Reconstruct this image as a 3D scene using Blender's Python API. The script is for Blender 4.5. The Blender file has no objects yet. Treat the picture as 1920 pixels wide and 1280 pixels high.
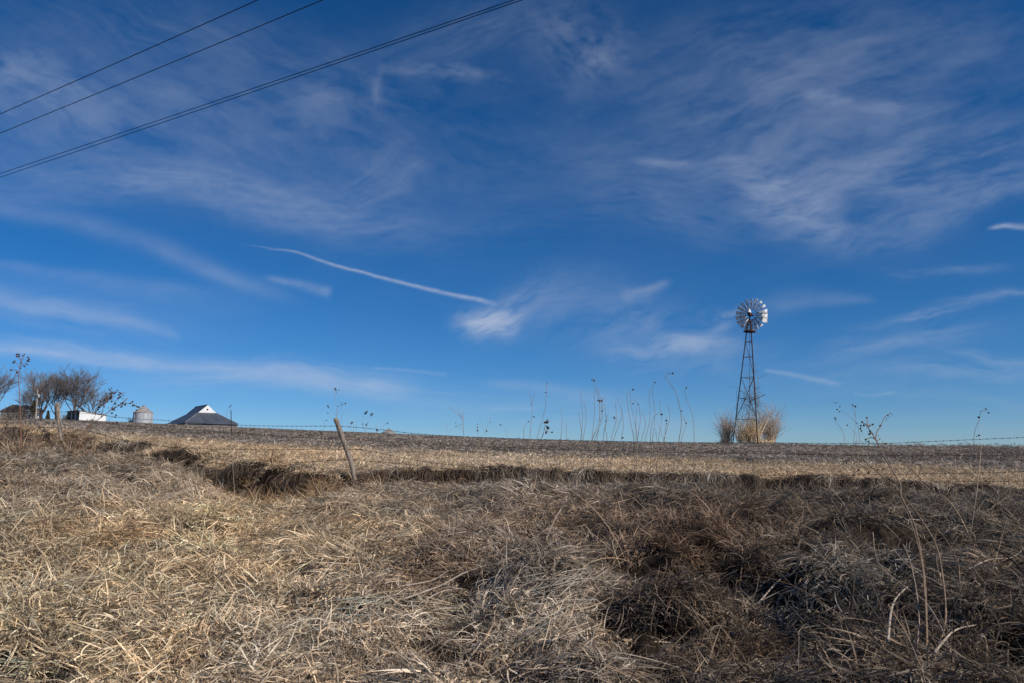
import bpy, math, random
import numpy as np
from mathutils import Vector, Matrix

R = math.radians
rnd = random.Random(7)
rng = np.random.default_rng(11)
S = bpy.context.scene
COL = S.collection

# ------------------------------------------------------------------ camera
F = 1493.0                       # focal length in pixels of a 1920 px wide frame (28 mm)
PITCH = R(8.4)
CP, SP = math.cos(PITCH), math.sin(PITCH)
cam_data = bpy.data.cameras.new('camera')
cam_data.sensor_width = 36.0
cam_data.lens = 36.0 * F / 1920.0
cam_data.clip_start = 0.05
cam_data.clip_end = 60000
cam = bpy.data.objects.new('camera', cam_data)
cam.location = (0, 0, 0)
cam.rotation_euler = (R(90) + PITCH, 0, 0)
COL.objects.link(cam)
S.camera = cam

# ------------------------------------------------------------------ light
SUN_EL, SUN_AZ = R(36), R(124)    # azimuth measured to the right of the view direction
world = bpy.data.worlds.new('World')
S.world = world
world.use_nodes = True
nt = world.node_tree
nt.nodes.clear()
sky = nt.nodes.new('ShaderNodeTexSky')
sky.sky_type = 'NISHITA'
sky.sun_disc = False
sky.sun_elevation = SUN_EL
sky.sun_rotation = SUN_AZ
sky.altitude = 1000
sky.air_density = 0.8
sky.dust_density = 0.35
sky.ozone_density = 8.0
bg = nt.nodes.new('ShaderNodeBackground')
bg.inputs['Strength'].default_value = 0.088
wo = nt.nodes.new('ShaderNodeOutputWorld')
hs = nt.nodes.new('ShaderNodeHueSaturation')   # clear, deeply coloured winter air
hs.inputs['Saturation'].default_value = 1.2
nt.links.new(sky.outputs[0], hs.inputs['Color'])
nt.links.new(hs.outputs[0], bg.inputs['Color'])
nt.links.new(bg.outputs[0], wo.inputs['Surface'])

sun_data = bpy.data.lights.new('sun', 'SUN')
sun_data.energy = 4.4
sun_data.angle = R(0.53)
sun_data.color = (1.0, 0.93, 0.83)
sun = bpy.data.objects.new('sun', sun_data)
sd = Vector((math.sin(SUN_AZ) * math.cos(SUN_EL), math.cos(SUN_AZ) * math.cos(SUN_EL), math.sin(SUN_EL)))
sun.rotation_euler = sd.to_track_quat('Z', 'Y').to_euler()
sun.location = (30, 10, 30)
COL.objects.link(sun)

S.view_settings.view_transform = 'Standard'
S.view_settings.look = 'None'
S.view_settings.gamma = 1
S.view_settings.exposure = 0.0
S.cycles.max_bounces = 5
S.cycles.diffuse_bounces = 2
S.cycles.glossy_bounces = 2
S.cycles.transmission_bounces = 2
S.cycles.transparent_max_bounces = 8

# ------------------------------------------------------------------ projection helpers
def pix(px, py, Y):
    """world point at forward distance Y seen at pixel (px,py) of the 1920x1280 frame"""
    cx = (px - 960.0) / F
    cy = (640.0 - py) / F
    t = Y / (CP - cy * SP)
    return (cx * t, Y, (SP + cy * CP) * t)

def proj(x, y, z):
    d = y * CP + z * SP
    u = -y * SP + z * CP
    return 960 + F * x / d, 640 - F * u / d

# ------------------------------------------------------------------ numpy noise
def _h(ix, iy, seed):
    ix = ix.astype(np.int64); iy = iy.astype(np.int64)
    h = (ix * 374761393 + iy * 668265263 + seed * 1442695041) & 0x7fffffff
    h = ((h ^ (h >> 13)) * 1274126177) & 0x7fffffff
    h = (h ^ (h >> 16)) & 0xffff
    return h / 65535.0

def vnoise(x, y, seed=0):
    x = np.asarray(x, float); y = np.asarray(y, float)
    ix = np.floor(x); iy = np.floor(y)
    fx = x - ix; fy = y - iy
    fx = fx * fx * fx * (fx * (fx * 6 - 15) + 10); fy = fy * fy * fy * (fy * (fy * 6 - 15) + 10)
    a = _h(ix, iy, seed); b = _h(ix + 1, iy, seed); c = _h(ix, iy + 1, seed); d = _h(ix + 1, iy + 1, seed)
    return (a * (1 - fx) + b * fx) * (1 - fy) + (c * (1 - fx) + d * fx) * fy

def fbm(x, y, seed=0, octv=4, gain=0.5):
    s = 0; a = 1; t = 0
    for k in range(octv):
        s = s + a * vnoise(x * 2 ** k + 17.3 * k, y * 2 ** k - 9.1 * k, seed + k)
        t += a; a *= gain
    return s / t

def sstep(a, b, x):
    t = np.clip((x - a) / (b - a), 0, 1)
    return t * t * (3 - 2 * t)

# ------------------------------------------------------------------ object helpers
def tag(o, label=None, cat=None, group=None, kind=None):
    if label: o['label'] = label
    if cat: o['category'] = cat
    if group: o['group'] = group
    if kind: o['kind'] = kind
    return o

def empty(name, loc, label, cat, group=None, rz=0.0):
    o = bpy.data.objects.new(name, None)
    o.location = loc
    o.rotation_euler = (0, 0, rz)
    o.empty_display_size = 0.3
    COL.objects.link(o)
    return tag(o, label, cat, group)

class MB:
    def __init__(s):
        s.v = []; s.f = []; s.mi = []
    def quad(s, a, b, c, d, m=0):
        n = len(s.v); s.v += [tuple(a), tuple(b), tuple(c), tuple(d)]; s.f.append((n, n + 1, n + 2, n + 3)); s.mi.append(m)
    def poly(s, pts, m=0):
        n = len(s.v); s.v += [tuple(p) for p in pts]; s.f.append(tuple(range(n, n + len(pts)))); s.mi.append(m)
    def prism(s, pts, off, m=0):
        """closed solid: polygon pts extruded by the vector off"""
        off = Vector(off); k = len(pts)
        a = [Vector(p) for p in pts]; b = [p + off for p in a]
        n = len(s.v); s.v += [tuple(p) for p in a + b]
        s.f.append(tuple(range(n + k - 1, n - 1, -1))); s.mi.append(m)
        s.f.append(tuple(range(n + k, n + 2 * k))); s.mi.append(m)
        for i in range(k):
            j = (i + 1) % k
            s.f.append((n + i, n + j, n + k + j, n + k + i)); s.mi.append(m)
    def box(s, c, size, rot=None, m=0):
        hx, hy, hz = size[0] / 2, size[1] / 2, size[2] / 2
        p = [Vector((x, y, z)) for z in (-hz, hz) for x, y in ((-hx, -hy), (hx, -hy), (hx, hy), (-hx, hy))]
        if rot is not None: p = [rot @ q for q in p]
        c = Vector(c); n = len(s.v); s.v += [tuple(q + c) for q in p]
        for f in ((3, 2, 1, 0), (4, 5, 6, 7), (0, 1, 5, 4), (1, 2, 6, 5), (2, 3, 7, 6), (3, 0, 4, 7)):
            s.f.append(tuple(n + i for i in f)); s.mi.append(m)
    def tube(s, pts, radii, sides=5, cap=True, m=0):
        pts = [Vector(p) for p in pts]
        n0 = len(s.v); k = len(pts)
        ref = None
        for i, p in enumerate(pts):
            t = (pts[min(i + 1, k - 1)] - pts[max(i - 1, 0)])
            if t.length < 1e-9: t = Vector((0, 0, 1))
            t.normalize()
            if ref is None:
                ref = t.cross(Vector((0.31, 0.2, 1)) if abs(t.z) < 0.9 else Vector((1, 0.1, 0)))
            ref = (ref - t * ref.dot(t)); ref.normalize()
            b = t.cross(ref)
            r = radii[i] if hasattr(radii, '__len__') else radii
            for q in range(sides):
                a = 2 * math.pi * q / sides
                s.v.append(tuple(p + ref * (r * math.cos(a)) + b * (r * math.sin(a))))
        for i in range(k - 1):
            for q in range(sides):
                a = n0 + i * sides + q; b_ = n0 + i * sides + (q + 1) % sides
                s.f.append((a, b_, b_ + sides, a + sides)); s.mi.append(m)
        if cap:
            s.f.append(tuple(n0 + q for q in range(sides - 1, -1, -1))); s.mi.append(m)
            s.f.append(tuple(n0 + (k - 1) * sides + q for q in range(sides))); s.mi.append(m)
    def lathe(s, prof, n=24, c=(0, 0, 0), m=0):
        n0 = len(s.v)
        for r, z in prof:
            for q in range(n):
                a = 2 * math.pi * q / n
                s.v.append((c[0] + r * math.cos(a), c[1] + r * math.sin(a), c[2] + z))
        for i in range(len(prof) - 1):
            for q in range(n):
                a = n0 + i * n + q; b = n0 + i * n + (q + 1) % n
                s.f.append((a, b, b + n, a + n)); s.mi.append(m)
        s.f.append(tuple(n0 + q for q in range(n - 1, -1, -1))); s.mi.append(m)
        s.f.append(tuple(n0 + (len(prof) - 1) * n + q for q in range(n))); s.mi.append(m)
    def ball(s, c, r, sub=1, m=0, squash=(1, 1, 1), spiky=0.0):
        n0 = len(s.v); rings, seg = (4, 6) if sub else (3, 5)
        c = Vector(c)
        s.v.append(tuple(c + Vector((0, 0, r * squash[2]))))
        for i in range(1, rings):
            for q in range(seg):
                th = math.pi * i / rings; a = 2 * math.pi * (q + 0.5 * (i % 2)) / seg
                rr = r * (1 + rnd.uniform(-spiky, spiky))
                s.v.append(tuple(c + Vector((rr * math.sin(th) * math.cos(a) * squash[0], rr * math.sin(th) * math.sin(a) * squash[1], rr * math.cos(th) * squash[2]))))
        s.v.append(tuple(c - Vector((0, 0, r * squash[2]))))
        e = len(s.v) - 1
        for q in range(seg):
            s.f.append((n0, n0 + 1 + q, n0 + 1 + (q + 1) % seg)); s.mi.append(m)
            l = n0 + 1 + (rings - 2) * seg
            s.f.append((e, l + (q + 1) % seg, l + q)); s.mi.append(m)
        for i in range(rings - 2):
            for q in range(seg):
                a = n0 + 1 + i * seg + q; b = n0 + 1 + i * seg + (q + 1) % seg
                s.f.append((a, a + seg, b + seg, b)); s.mi.append(m)
    def build(s, name, mats, parent=None, smooth=False, origin=None):
        me = bpy.data.meshes.new(name)
        v = s.v
        if origin is not None:
            v = [(p[0] - origin[0], p[1] - origin[1], p[2] - origin[2]) for p in v]
        me.from_pydata(v, [], s.f)
        if not isinstance(mats, (list, tuple)): mats = [mats]
        for mm in mats: me.materials.append(mm)
        if len(mats) > 1: me.polygons.foreach_set('material_index', s.mi)
        if smooth: me.polygons.foreach_set('use_smooth', [True] * len(me.polygons))
        me.update()
        o = bpy.data.objects.new(name, me)
        if origin is not None and parent is None: o.location = origin
        if parent is not None: o.parent = parent
        COL.objects.link(o)
        return o

# ------------------------------------------------------------------ materials
def mat(name, col, rough=0.8, noise=0.0, scale=5.0, col2=None, metal=0.0, spec=0.3, bump=0.0, stretch=(1, 1, 1), contrast=(0.35, 0.65)):
    m = bpy.data.materials.new(name); m.use_nodes = True
    t = m.node_tree; p = t.nodes['Principled BSDF']
    p.inputs['Roughness'].default_value = rough
    p.inputs['Metallic'].default_value = metal
    p.inputs['Specular IOR Level'].default_value = spec
    if col2 is None:
        p.inputs['Base Color'].default_value = (*col, 1)
    if col2 is not None or bump:
        tc = t.nodes.new('ShaderNodeTexCoord'); mp = t.nodes.new('ShaderNodeMapping'); mp.inputs['Scale'].default_value = stretch
        nz = t.nodes.new('ShaderNodeTexNoise'); nz.inputs['Scale'].default_value = scale; nz.inputs['Detail'].default_value = 6
        nz.inputs['Roughness'].default_value = 0.65
        t.links.new(tc.outputs['Object'], mp.inputs[0]); t.links.new(mp.outputs[0], nz.inputs['Vector'])
        if col2 is not None:
            cr = t.nodes.new('ShaderNodeValToRGB')
            cr.color_ramp.elements[0].position = contrast[0]; cr.color_ramp.elements[0].color = (*col, 1)
            cr.color_ramp.elements[1].position = contrast[1]; cr.color_ramp.elements[1].color = (*col2, 1)
            t.links.new(nz.outputs['Fac'], cr.inputs[0]); t.links.new(cr.outputs[0], p.inputs['Base Color'])
        if bump:
            b = t.nodes.new('ShaderNodeBump'); b.inputs['Strength'].default_value = bump; b.inputs['Distance'].default_value = 0.02
            t.links.new(nz.outputs['Fac'], b.inputs['Height']); t.links.new(b.outputs[0], p.inputs['Normal'])
    return m

def straw_mat(name):
    """dead grass: colour of the blade times the colour of its patch, a little light coming through"""
    m = bpy.data.materials.new(name); m.use_nodes = True
    t = m.node_tree; t.nodes.clear()
    a1 = t.nodes.new('ShaderNodeAttribute'); a1.attribute_name = 'bcol'; a1.attribute_type = 'GEOMETRY'
    a2 = t.nodes.new('ShaderNodeAttribute'); a2.attribute_name = 'tint'; a2.attribute_type = 'INSTANCER'
    mx = t.nodes.new('ShaderNodeVectorMath'); mx.operation = 'MULTIPLY'
    t.links.new(a1.outputs['Color'], mx.inputs[0]); t.links.new(a2.outputs['Color'], mx.inputs[1])
    p = t.nodes.new('ShaderNodeBsdfPrincipled'); p.inputs['Roughness'].default_value = 0.5
    p.inputs['Specular IOR Level'].default_value = 0.14
    tr = t.nodes.new('ShaderNodeBsdfTranslucent'); ms = t.nodes.new('ShaderNodeMixShader'); ms.inputs[0].default_value = 0.22
    o = t.nodes.new('ShaderNodeOutputMaterial')
    t.links.new(mx.outputs[0], p.inputs['Base Color']); t.links.new(mx.outputs[0], tr.inputs['Color'])
    t.links.new(p.outputs[0], ms.inputs[1]); t.links.new(tr.outputs[0], ms.inputs[2]); t.links.new(ms.outputs[0], o.inputs['Surface'])
    return m

M = dict(
    straw=straw_mat('dead_grass'),
    post=mat('weathered_wood', (0.10, 0.078, 0.06), 0.9, col2=(0.38, 0.31, 0.25), scale=22, stretch=(1, 1, 0.08), bump=0.9, contrast=(0.3, 0.7)),
    wire=mat('rusty_wire', (0.045, 0.032, 0.028), 0.8),
    cable=mat('power_cable', (0.012, 0.012, 0.015), 0.7),
    rust=mat('rusty_steel', (0.05, 0.028, 0.02), 0.85, col2=(0.15, 0.075, 0.045), scale=9, contrast=(0.4, 0.7)),
    galv=mat('galvanised_sheet', (0.78, 0.77, 0.75), 0.7, col2=(0.90, 0.89, 0.87), scale=6, metal=0.0, spec=0.2),
    galvvane=mat('vane_sheet', (0.55, 0.54, 0.52), 0.6, col2=(0.78, 0.77, 0.75), scale=4, spec=0.4),
    binwall=mat('bin_wall', (0.30, 0.31, 0.33), 0.6, col2=(0.50, 0.52, 0.55), scale=1.4, stretch=(1, 1, 0.2), spec=0.5),
    binroof=mat('bin_roof', (0.20, 0.15, 0.12), 0.65, col2=(0.40, 0.40, 0.41), scale=1.6, stretch=(1, 1, 0.25), spec=0.5),
    barnroof=mat('barn_roof', (0.055, 0.066, 0.088), 0.5, col2=(0.085, 0.098, 0.125), scale=0.5, spec=0.5),
    white=mat('white_paint', (0.80, 0.80, 0.80), 0.6, col2=(0.70, 0.70, 0.69), scale=0.8),
    dark=mat('dark_opening', (0.02, 0.02, 0.02), 0.9),
    redbrown=mat('red_roof', (0.14, 0.075, 0.055), 0.85, col2=(0.22, 0.12, 0.09), scale=1.5),
    brownroof=mat('shingle_roof', (0.06, 0.048, 0.042), 0.9, col2=(0.10, 0.08, 0.07), scale=1.5),
    greywood=mat('grey_wall', (0.16, 0.15, 0.14), 0.9, col2=(0.26, 0.25, 0.24), scale=1.0),
    pole=mat('pole_wood', (0.32, 0.28, 0.24), 0.8, col2=(0.42, 0.38, 0.33), scale=2),
    bark=mat('bark', (0.06, 0.048, 0.042), 0.95, col2=(0.12, 0.10, 0.09), scale=3, stretch=(1, 1, 0.3)),
    twig=mat('twig', (0.16, 0.135, 0.12), 0.95),
    needles=mat('cedar_needles', (0.035, 0.035, 0.022), 0.9, col2=(0.07, 0.055, 0.035), scale=3),
    stalk=mat('dry_stalk', (0.22, 0.16, 0.12), 0.8, col2=(0.42, 0.32, 0.24), scale=9, stretch=(1, 1, 0.3)),
    paleshaft=mat('pale_stalk', (0.28, 0.22, 0.17), 0.7, col2=(0.46, 0.38, 0.30), scale=14),
    redstalk=mat('reddish_stalk', (0.17, 0.075, 0.045), 0.7, col2=(0.30, 0.15, 0.085), scale=12),
    cane=mat('brown_cane', (0.13, 0.085, 0.055), 0.7, col2=(0.29, 0.20, 0.13), scale=10),
    head=mat('seed_head', (0.028, 0.018, 0.014), 0.95, col2=(0.07, 0.045, 0.035), scale=60),
    burr=mat('burr_head', (0.035, 0.024, 0.018), 0.95, col2=(0.12, 0.085, 0.06), scale=90),
    leafdark=mat('curled_leaf', (0.05, 0.036, 0.028), 0.9),
    brush=mat('grey_brush', (0.34, 0.26, 0.195), 0.9, col2=(0.56, 0.45, 0.34), scale=3),
    bird=mat('bird_feathers', (0.03, 0.03, 0.032), 0.8),
)

# ------------------------------------------------------------------ terrain height
CU = [-400, 0, 120, 200, 330, 400, 450, 500, 560, 640, 760, 960, 1200, 1440, 1640, 1920, 2300]
#        Y(m) and the pixel row at which the ground of that distance is seen, column by column
ROWS_ = [
 (4.3,  [1290] * 17),
 (6.0,  [1085, 1095, 1100, 1100, 1110, 1115, 1118, 1120, 1120, 1120, 1120, 1120, 1120, 1120, 1120, 1125, 1130]),
 (9.0,  [935, 945, 955, 960, 975, 985, 995, 1000, 1000, 995, 990, 990, 995, 1000, 1000, 1005, 1010]),
 (11.4, [850, 856, 858, 862, 888, 925, 953, 966, 958, 948, 940, 940, 945, 952, 955, 962, 965]),
 (13.2, [855, 862, 866, 876, 925, 965, 992, 985, 962, 930, 918, 920, 928, 936, 940, 948, 952]),
 (14.25, [852, 856, 858, 874, 908, 940, 963, 960, 952, 934, 932, 940, 948, 954, 956, 964, 968]),
 (14.36, [800, 803, 812, 826, 842, 850, 862, 872, 880, 890, 880, 882, 892, 896, 900, 924, 930]),
 (18.0, [796, 799, 806, 814, 824, 832, 838, 844, 850, 858, 862, 868, 876, 880, 884, 900, 905]),
 (25.0, [792, 796, 802, 808, 815, 818, 820, 823, 826, 829, 834, 841, 850, 856, 861, 868, 872]),
 (40.0, [783, 787, 791, 795, 801, 804, 806, 808, 811, 814, 819, 827, 835, 838, 841, 842, 844]),
 (60.0, [778, 781, 785, 788, 794, 797, 799, 801, 804, 807, 812, 820, 828, 829, 834, 838, 840]),
 (90.0, [776, 778, 781, 784, 790, 793, 795, 797, 800, 803, 808, 817, 827, 829, 835, 840, 842]),
 (115., [775, 777.5, 780.5, 783.5, 789.5, 792, 794.5, 796.5, 799, 802, 807, 816, 828, 831, 837, 842, 844]),
 (170., [778, 780, 783, 786, 792, 794, 796, 798, 801, 804, 809, 818, 830, 833, 839, 844, 846]),
 (260., [780, 782, 785, 788, 794, 796, 798, 800, 803, 806, 811, 820, 833, 836, 842, 847, 849]),
 (500., [800, 801, 804, 807, 812, 814, 816, 818, 820, 823, 827, 834, 843, 846, 850, 853, 855]),
 (6000, [858] * 17),
]
ROWS = []
for _Y, _p in ROWS_:      # the skyline sits a little lower than the first survey
    _d = 8.5 if _Y >= 60 else (5.5 if _Y == 40 else (1.5 if _Y == 25 else 0.0))
    ROWS.append((_Y, [q + (_d if c <= 960 else _d * 0.62) for q, c in zip(_p, CU)]))
UL = np.linspace(-1.05, 0.95, 201)
LYG = np.unique(np.concatenate([np.linspace(math.log(4.3), math.log(13), 300), np.linspace(math.log(13), math.log(21), 400), np.linspace(math.log(21), math.log(6000), 500)]))
def _table():
    ucol = np.array([(c - 960) / F for c in CU])
    Z = np.zeros((len(LYG), len(CU)))
    for j, c in enumerate(CU):
        # the fence line and its ledge run away from the camera at the left
        k = 1.0 + 0.34 * float(sstep(640, 110, np.array(float(c))))
        Ys, zs = [], []
        for Y, pys in ROWS:
            kk = {11.4: 1 + (k - 1) * 0.25, 13.2: 1 + (k - 1) * 0.7, 14.25: k, 14.36: k, 18.0: 1 + (k - 1) * 0.75, 25.0: 1 + (k - 1) * 0.3}.get(Y, 1.0)
            YY = Y * kk
            Ys.append(math.log(YY)); zs.append(pix(c, pys[j], YY)[2])
        Z[:, j] = np.interp(LYG, Ys, zs)
    T = np.zeros((len(LYG), len(UL)))
    for i in range(len(LYG)):
        T[i] = np.interp(UL, ucol, Z[i])
    # soften creases a little along distance
    T2 = T.copy()
    
    # soften across
    for _ in range(4):
        T2[:, 1:-1] = (T2[:, :-2] + 2 * T2[:, 1:-1] + T2[:, 2:]) / 4
    return T2
TAB = _table()

# dark hollows under the matted grass: pixel centre, radius across, radius in depth, depth
PITS = []
def base_h(x, y):
    x = np.asarray(x, float); y = np.asarray(y, float)
    yy = np.maximum(y, 1e-3)
    wob = 0.28 * (fbm(x * 0.55, x * 0.0 + 3.3, 5, 3) - 0.5) * 2 + 0.10 * (vnoise(x * 2.3, y * 0 + 1.1, 9) - 0.5) * 2
    ye = yy + wob * sstep(12.0, 13.5, yy) * (1 - sstep(22, 30, yy))
    ly = np.log(np.maximum(ye, 4.3))
    u = np.clip(x / np.maximum(yy, 4.3), UL[0], UL[-1])
    fi = np.clip(np.interp(ly, LYG, np.arange(len(LYG))), 0, len(LYG) - 1.001); ii = fi.astype(int); fi = fi - ii
    fj = np.clip((u - UL[0]) / (UL[1] - UL[0]), 0, len(UL) - 1.001); jj = fj.astype(int); fj = fj - jj
    z = (TAB[ii, jj] * (1 - fj) + TAB[ii, jj + 1] * fj) * (1 - fi) + (TAB[ii + 1, jj] * (1 - fj) + TAB[ii + 1, jj + 1] * fj) * fi
    return z

def H(x, y):
    x = np.asarray(x, float); y = np.asarray(y, float)
    z = base_h(x, y)
    px = 960 + F * x / np.maximum(y, 3.0)
    near = 1 - 0.70 * sstep(10.3, 12.8, y) - 0.30 * sstep(12.6, 14, y)
    rough = 0.45 + 0.75 * sstep(500, 1250, px)
    hum = fbm(x * 1.0 + 0.35 * y, y * 0.62, 21, 3, 0.55) - 0.5
    rid = 1 - np.abs(fbm(x * 1.35 - 0.4 * y, y * 0.85 + 0.3 * x, 33, 3) - 0.5) * 4
    h2 = fbm(x * 2.1 - 0.6 * y, y * 1.7 + 0.5 * x, 37, 3, 0.55) - 0.5
    z = z + near * rough * (0.50 * hum + 0.10 * rid + 0.30 * h2)
    z = z + near * 0.05 * (fbm(x * 5, y * 4.2, 44, 3) - 0.5)
    # ledge and strip
    mid = sstep(13.0, 14.6, y) * (1 - sstep(40, 70, y))
    z = z + mid * 0.10 * (fbm(x * 0.9, y * 0.7, 55, 3) - 0.5)
    z = z + mid * 0.035 * (fbm(x * 5, y * 5, 57, 2) - 0.5)
    # clods and rows in the field
    fld = sstep(24, 30, y) * (1 - sstep(150, 220, y))
    z = z + fld * 0.07 * (fbm(x * 1.5, y * 0.8, 66, 3) - 0.5) * (1 + 3.6 * sstep(1560, 1700, px) * (1 - sstep(48, 60, y)))
    wx = 0.16 * (fbm(x * 3.1, y * 3.1, 61, 2) - 0.5) * 2; wy = 0.16 * (fbm(x * 3.1, y * 3.1, 63, 2) - 0.5) * 2
    for (cx, cy, rx, ry, dep) in PITS:
        d = ((x + wx - cx) / rx) ** 2 + ((y + wy - cy) / ry) ** 2
        z = z - dep * np.exp(-d ** 1.6)
    return z

def hit(px, py, y0=3.6, y1=220.0):
    """the ground point seen at a pixel"""
    ys = np.exp(np.linspace(math.log(y0), math.log(y1), 900))
    cx = (px - 960) / F; cy = (640 - py) / F
    t = ys / (CP - cy * SP)
    xs = cx * t; zr = (SP + cy * CP) * t
    g = H(xs, ys)
    k = np.nonzero(zr <= g)[0]
    if len(k) == 0: k = [len(ys) - 1]
    k = int(k[0])
    return float(xs[k]), float(ys[k]), float(g[k])

_pits = []
for (px, py, rx, ry, dep) in [
    (1465, 1110, .17, .26, .42), (1430, 1040, .10, .16, .22), (1345, 1080, .12, .2, .2), (1435, 985, .16, .26, .28), (1700, 1000, .16, .22, .26),
    (925, 1045, .14, .2, .22), (985, 1010, .16, .2, .22), (1085, 1035, .16, .22, .26), (1110, 1010, .10, .2, .2), (1210, 1080, .12, .2, .2),
    (1540, 985, .2, .28, .25), (1620, 1010, .18, .2, .22), (1800, 1040, .18, .2, .25), (1860, 1120, .14, .2, .28), (1720, 1135, .10, .14, .25),
    (1600, 1120, .10, .14, .2), (1550, 1200, .10, .12, .22), (1450, 1235, .09, .12, .2), (1270, 1160, .12, .15, .2), (890, 1080, .10, .14, .18),
    (340, 1035, .2, .14, .16), (45, 1090, .25, .3, .18), (200, 1205, .10, .14, .16), (640, 1090, .12, .14, .14), (850, 1180, .1, .12, .14),
    (780, 1230, .12, .1, .14), (1250, 1260, .1, .1, .16), (1650, 1230, .1, .12, .22), (1880, 1230, .14, .14, .25), (1150, 1160, .1, .12, .14),
    (250, 893, .22, .22, .22), (90, 875, .3, .3, .18), (640, 905, .3, .3, .25), (1000, 1150, .12, .12, .12), (92, 838, .6, .3, .3), (165, 840, .5, .3, .25), (395, 905, .5, .3, .2), (1560, 1050, .12, .14, .18)]:
    X, Yh, _ = hit(px, py)
    _pits.append((X, Yh, rx * 1.2, ry * 1.35, dep * 1.15))
for _ in range(60):
    _px = rnd.uniform(620, 1920) if _ % 5 else rnd.uniform(0, 620); _py = rnd.uniform(960, 1270)
    X, Yh, _g = hit(_px, _py); _s = rnd.uniform(.5, 1.1) * (1 if _px > 1150 else .7)
    _pits.append((X, Yh, .12 * _s, .16 * _s, .17 * _s))
PITS = _pits

# ------------------------------------------------------------------ ground sheet
def build_ground():
    th = np.concatenate([np.linspace(-180, -48, 34)[:-1], np.linspace(-48, -36, 24)[:-1], np.linspace(-36, 36, 560), np.linspace(36, 48, 24)[1:], np.linspace(48, 180, 34)[1:-1]])
    rr = np.concatenate([[0.4, 1.2, 2.2, 3.0], np.exp(np.linspace(math.log(3.6), math.log(13), 210)), np.exp(np.linspace(math.log(13), math.log(20), 260))[1:], np.exp(np.linspace(math.log(20), math.log(130), 230))[1:],
                         np.exp(np.linspace(math.log(130), math.log(6000), 60))[1:]])
    A, B = np.meshgrid(np.radians(th), rr)
    X = B * np.sin(A); Y = B * np.cos(A)
    Z = H(X, Y)
    back = sstep(4.0, 1.0, Y)
    Z = Z * (1 - back) + (-1.22) * back
    n, m = len(rr), len(th)
    V = np.stack([X.ravel(), Y.ravel(), Z.ravel()], 1)
    V = np.concatenate([V, [[0, 0, -1.22]]])
    i = np.arange(n - 1)[:, None]; j = np.arange(m)[None, :]
    a = i * m + j; b = i * m + (j + 1) % m; c = (i + 1) * m + (j + 1) % m; d = (i + 1) * m + j
    q = np.stack([a, b, c, d], 2).reshape(-1, 4)[:, ::-1]
    tri = np.stack([np.arange(m), np.full(m, n * m), (np.arange(m) + 1) % m], 1)[:, ::-1]
    me = bpy.data.meshes.new('ground')
    me.vertices.add(len(V)); me.vertices.foreach_set('co', V.ravel())
    me.loops.add(q.size + tri.size); me.loops.foreach_set('vertex_index', np.concatenate([q.ravel(), tri.ravel()]).astype(np.int32))
    me.polygons.add(len(q) + len(tri))
    me.polygons.foreach_set('loop_start', np.concatenate([np.arange(len(q)) * 4, q.size + np.arange(len(tri)) * 3]).astype(np.int32))
    me.update(calc_edges=True); me.validate()
    me.polygons.foreach_set('use_smooth', [True] * len(me.polygons))
    o = bpy.data.objects.new('ground', me); COL.objects.link(o)
    tag(o, kind='structure')
    m_ = bpy.data.materials.new('soil_and_stubble'); m_.use_nodes = True
    t = m_.node_tree; p = t.nodes['Principled BSDF']; p.inputs['Roughness'].default_value = 0.95; p.inputs['Specular IOR Level'].default_value = 0.1
    L = t.links.new
    geo = t.nodes.new('ShaderNodeNewGeometry'); sep = t.nodes.new('ShaderNodeSeparateXYZ'); L(geo.outputs['Position'], sep.inputs[0])
    def noise(sc, det=5, vec=None, ro=0.6):
        n_ = t.nodes.new('ShaderNodeTexNoise'); n_.inputs['Scale'].default_value = sc; n_.inputs['Detail'].default_value = det; n_.inputs['Roughness'].default_value = ro
        L(vec or geo.outputs['Position'], n_.inputs['Vector']); return n_
    def ramp(fac, stops):
        c_ = t.nodes.new('ShaderNodeValToRGB'); e = c_.color_ramp.elements
        e[0].position, e[0].color = stops[0][0], (*stops[0][1], 1); e[1].position, e[1].color = stops[-1][0], (*stops[-1][1], 1)
        for s_ in stops[1:-1]:
            k_ = e.new(s_[0]); k_.color = (*s_[1], 1)
        L(fac, c_.inputs[0]); return c_
    def mr(val, a_, b_):
        n_ = t.nodes.new('ShaderNodeMapRange'); n_.inputs['From Min'].default_value = a_; n_.inputs['From Max'].default_value = b_
        L(val, n_.inputs['Value']); return n_.outputs[0]
    def mix(f, a_, b_):
        n_ = t.nodes.new('ShaderNodeMix'); n_.data_type = 'RGBA'
        L(f, n_.inputs[0]); L(a_, n_.inputs[6]); L(b_, n_.inputs[7]); return n_.outputs[2]
    # near thatch (dark litter showing between blades)
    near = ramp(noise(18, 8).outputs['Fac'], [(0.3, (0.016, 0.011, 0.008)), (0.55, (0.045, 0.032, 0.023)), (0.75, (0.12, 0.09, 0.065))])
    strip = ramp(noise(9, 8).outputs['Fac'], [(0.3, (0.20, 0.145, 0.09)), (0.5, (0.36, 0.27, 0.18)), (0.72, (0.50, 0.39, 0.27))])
    mp = t.nodes.new('ShaderNodeMapping'); mp.inputs['Scale'].default_value = (1.0, 0.35, 1); L(geo.outputs['Position'], mp.inputs[0])
    f1 = ramp(noise(3.2, 12, mp.outputs[0], 0.8).outputs['Fac'], [(0.36, (0.060, 0.048, 0.04)), (0.5, (0.15, 0.125, 0.10)), (0.64, (0.30, 0.255, 0.21))])
    mp2 = t.nodes.new('ShaderNodeMapping'); mp2.inputs['Scale'].default_value = (0.03, 0.5, 1); mp2.inputs['Rotation'].default_value = (0, 0, R(6)); L(geo.outputs['Position'], mp2.inputs[0])
    f2 = ramp(noise(1.2, 5, mp2.outputs[0], 0.7).outputs['Fac'], [(0.4, (0.62, 0.62, 0.62)), (0.6, (1.15, 1.12, 1.08))])
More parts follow.
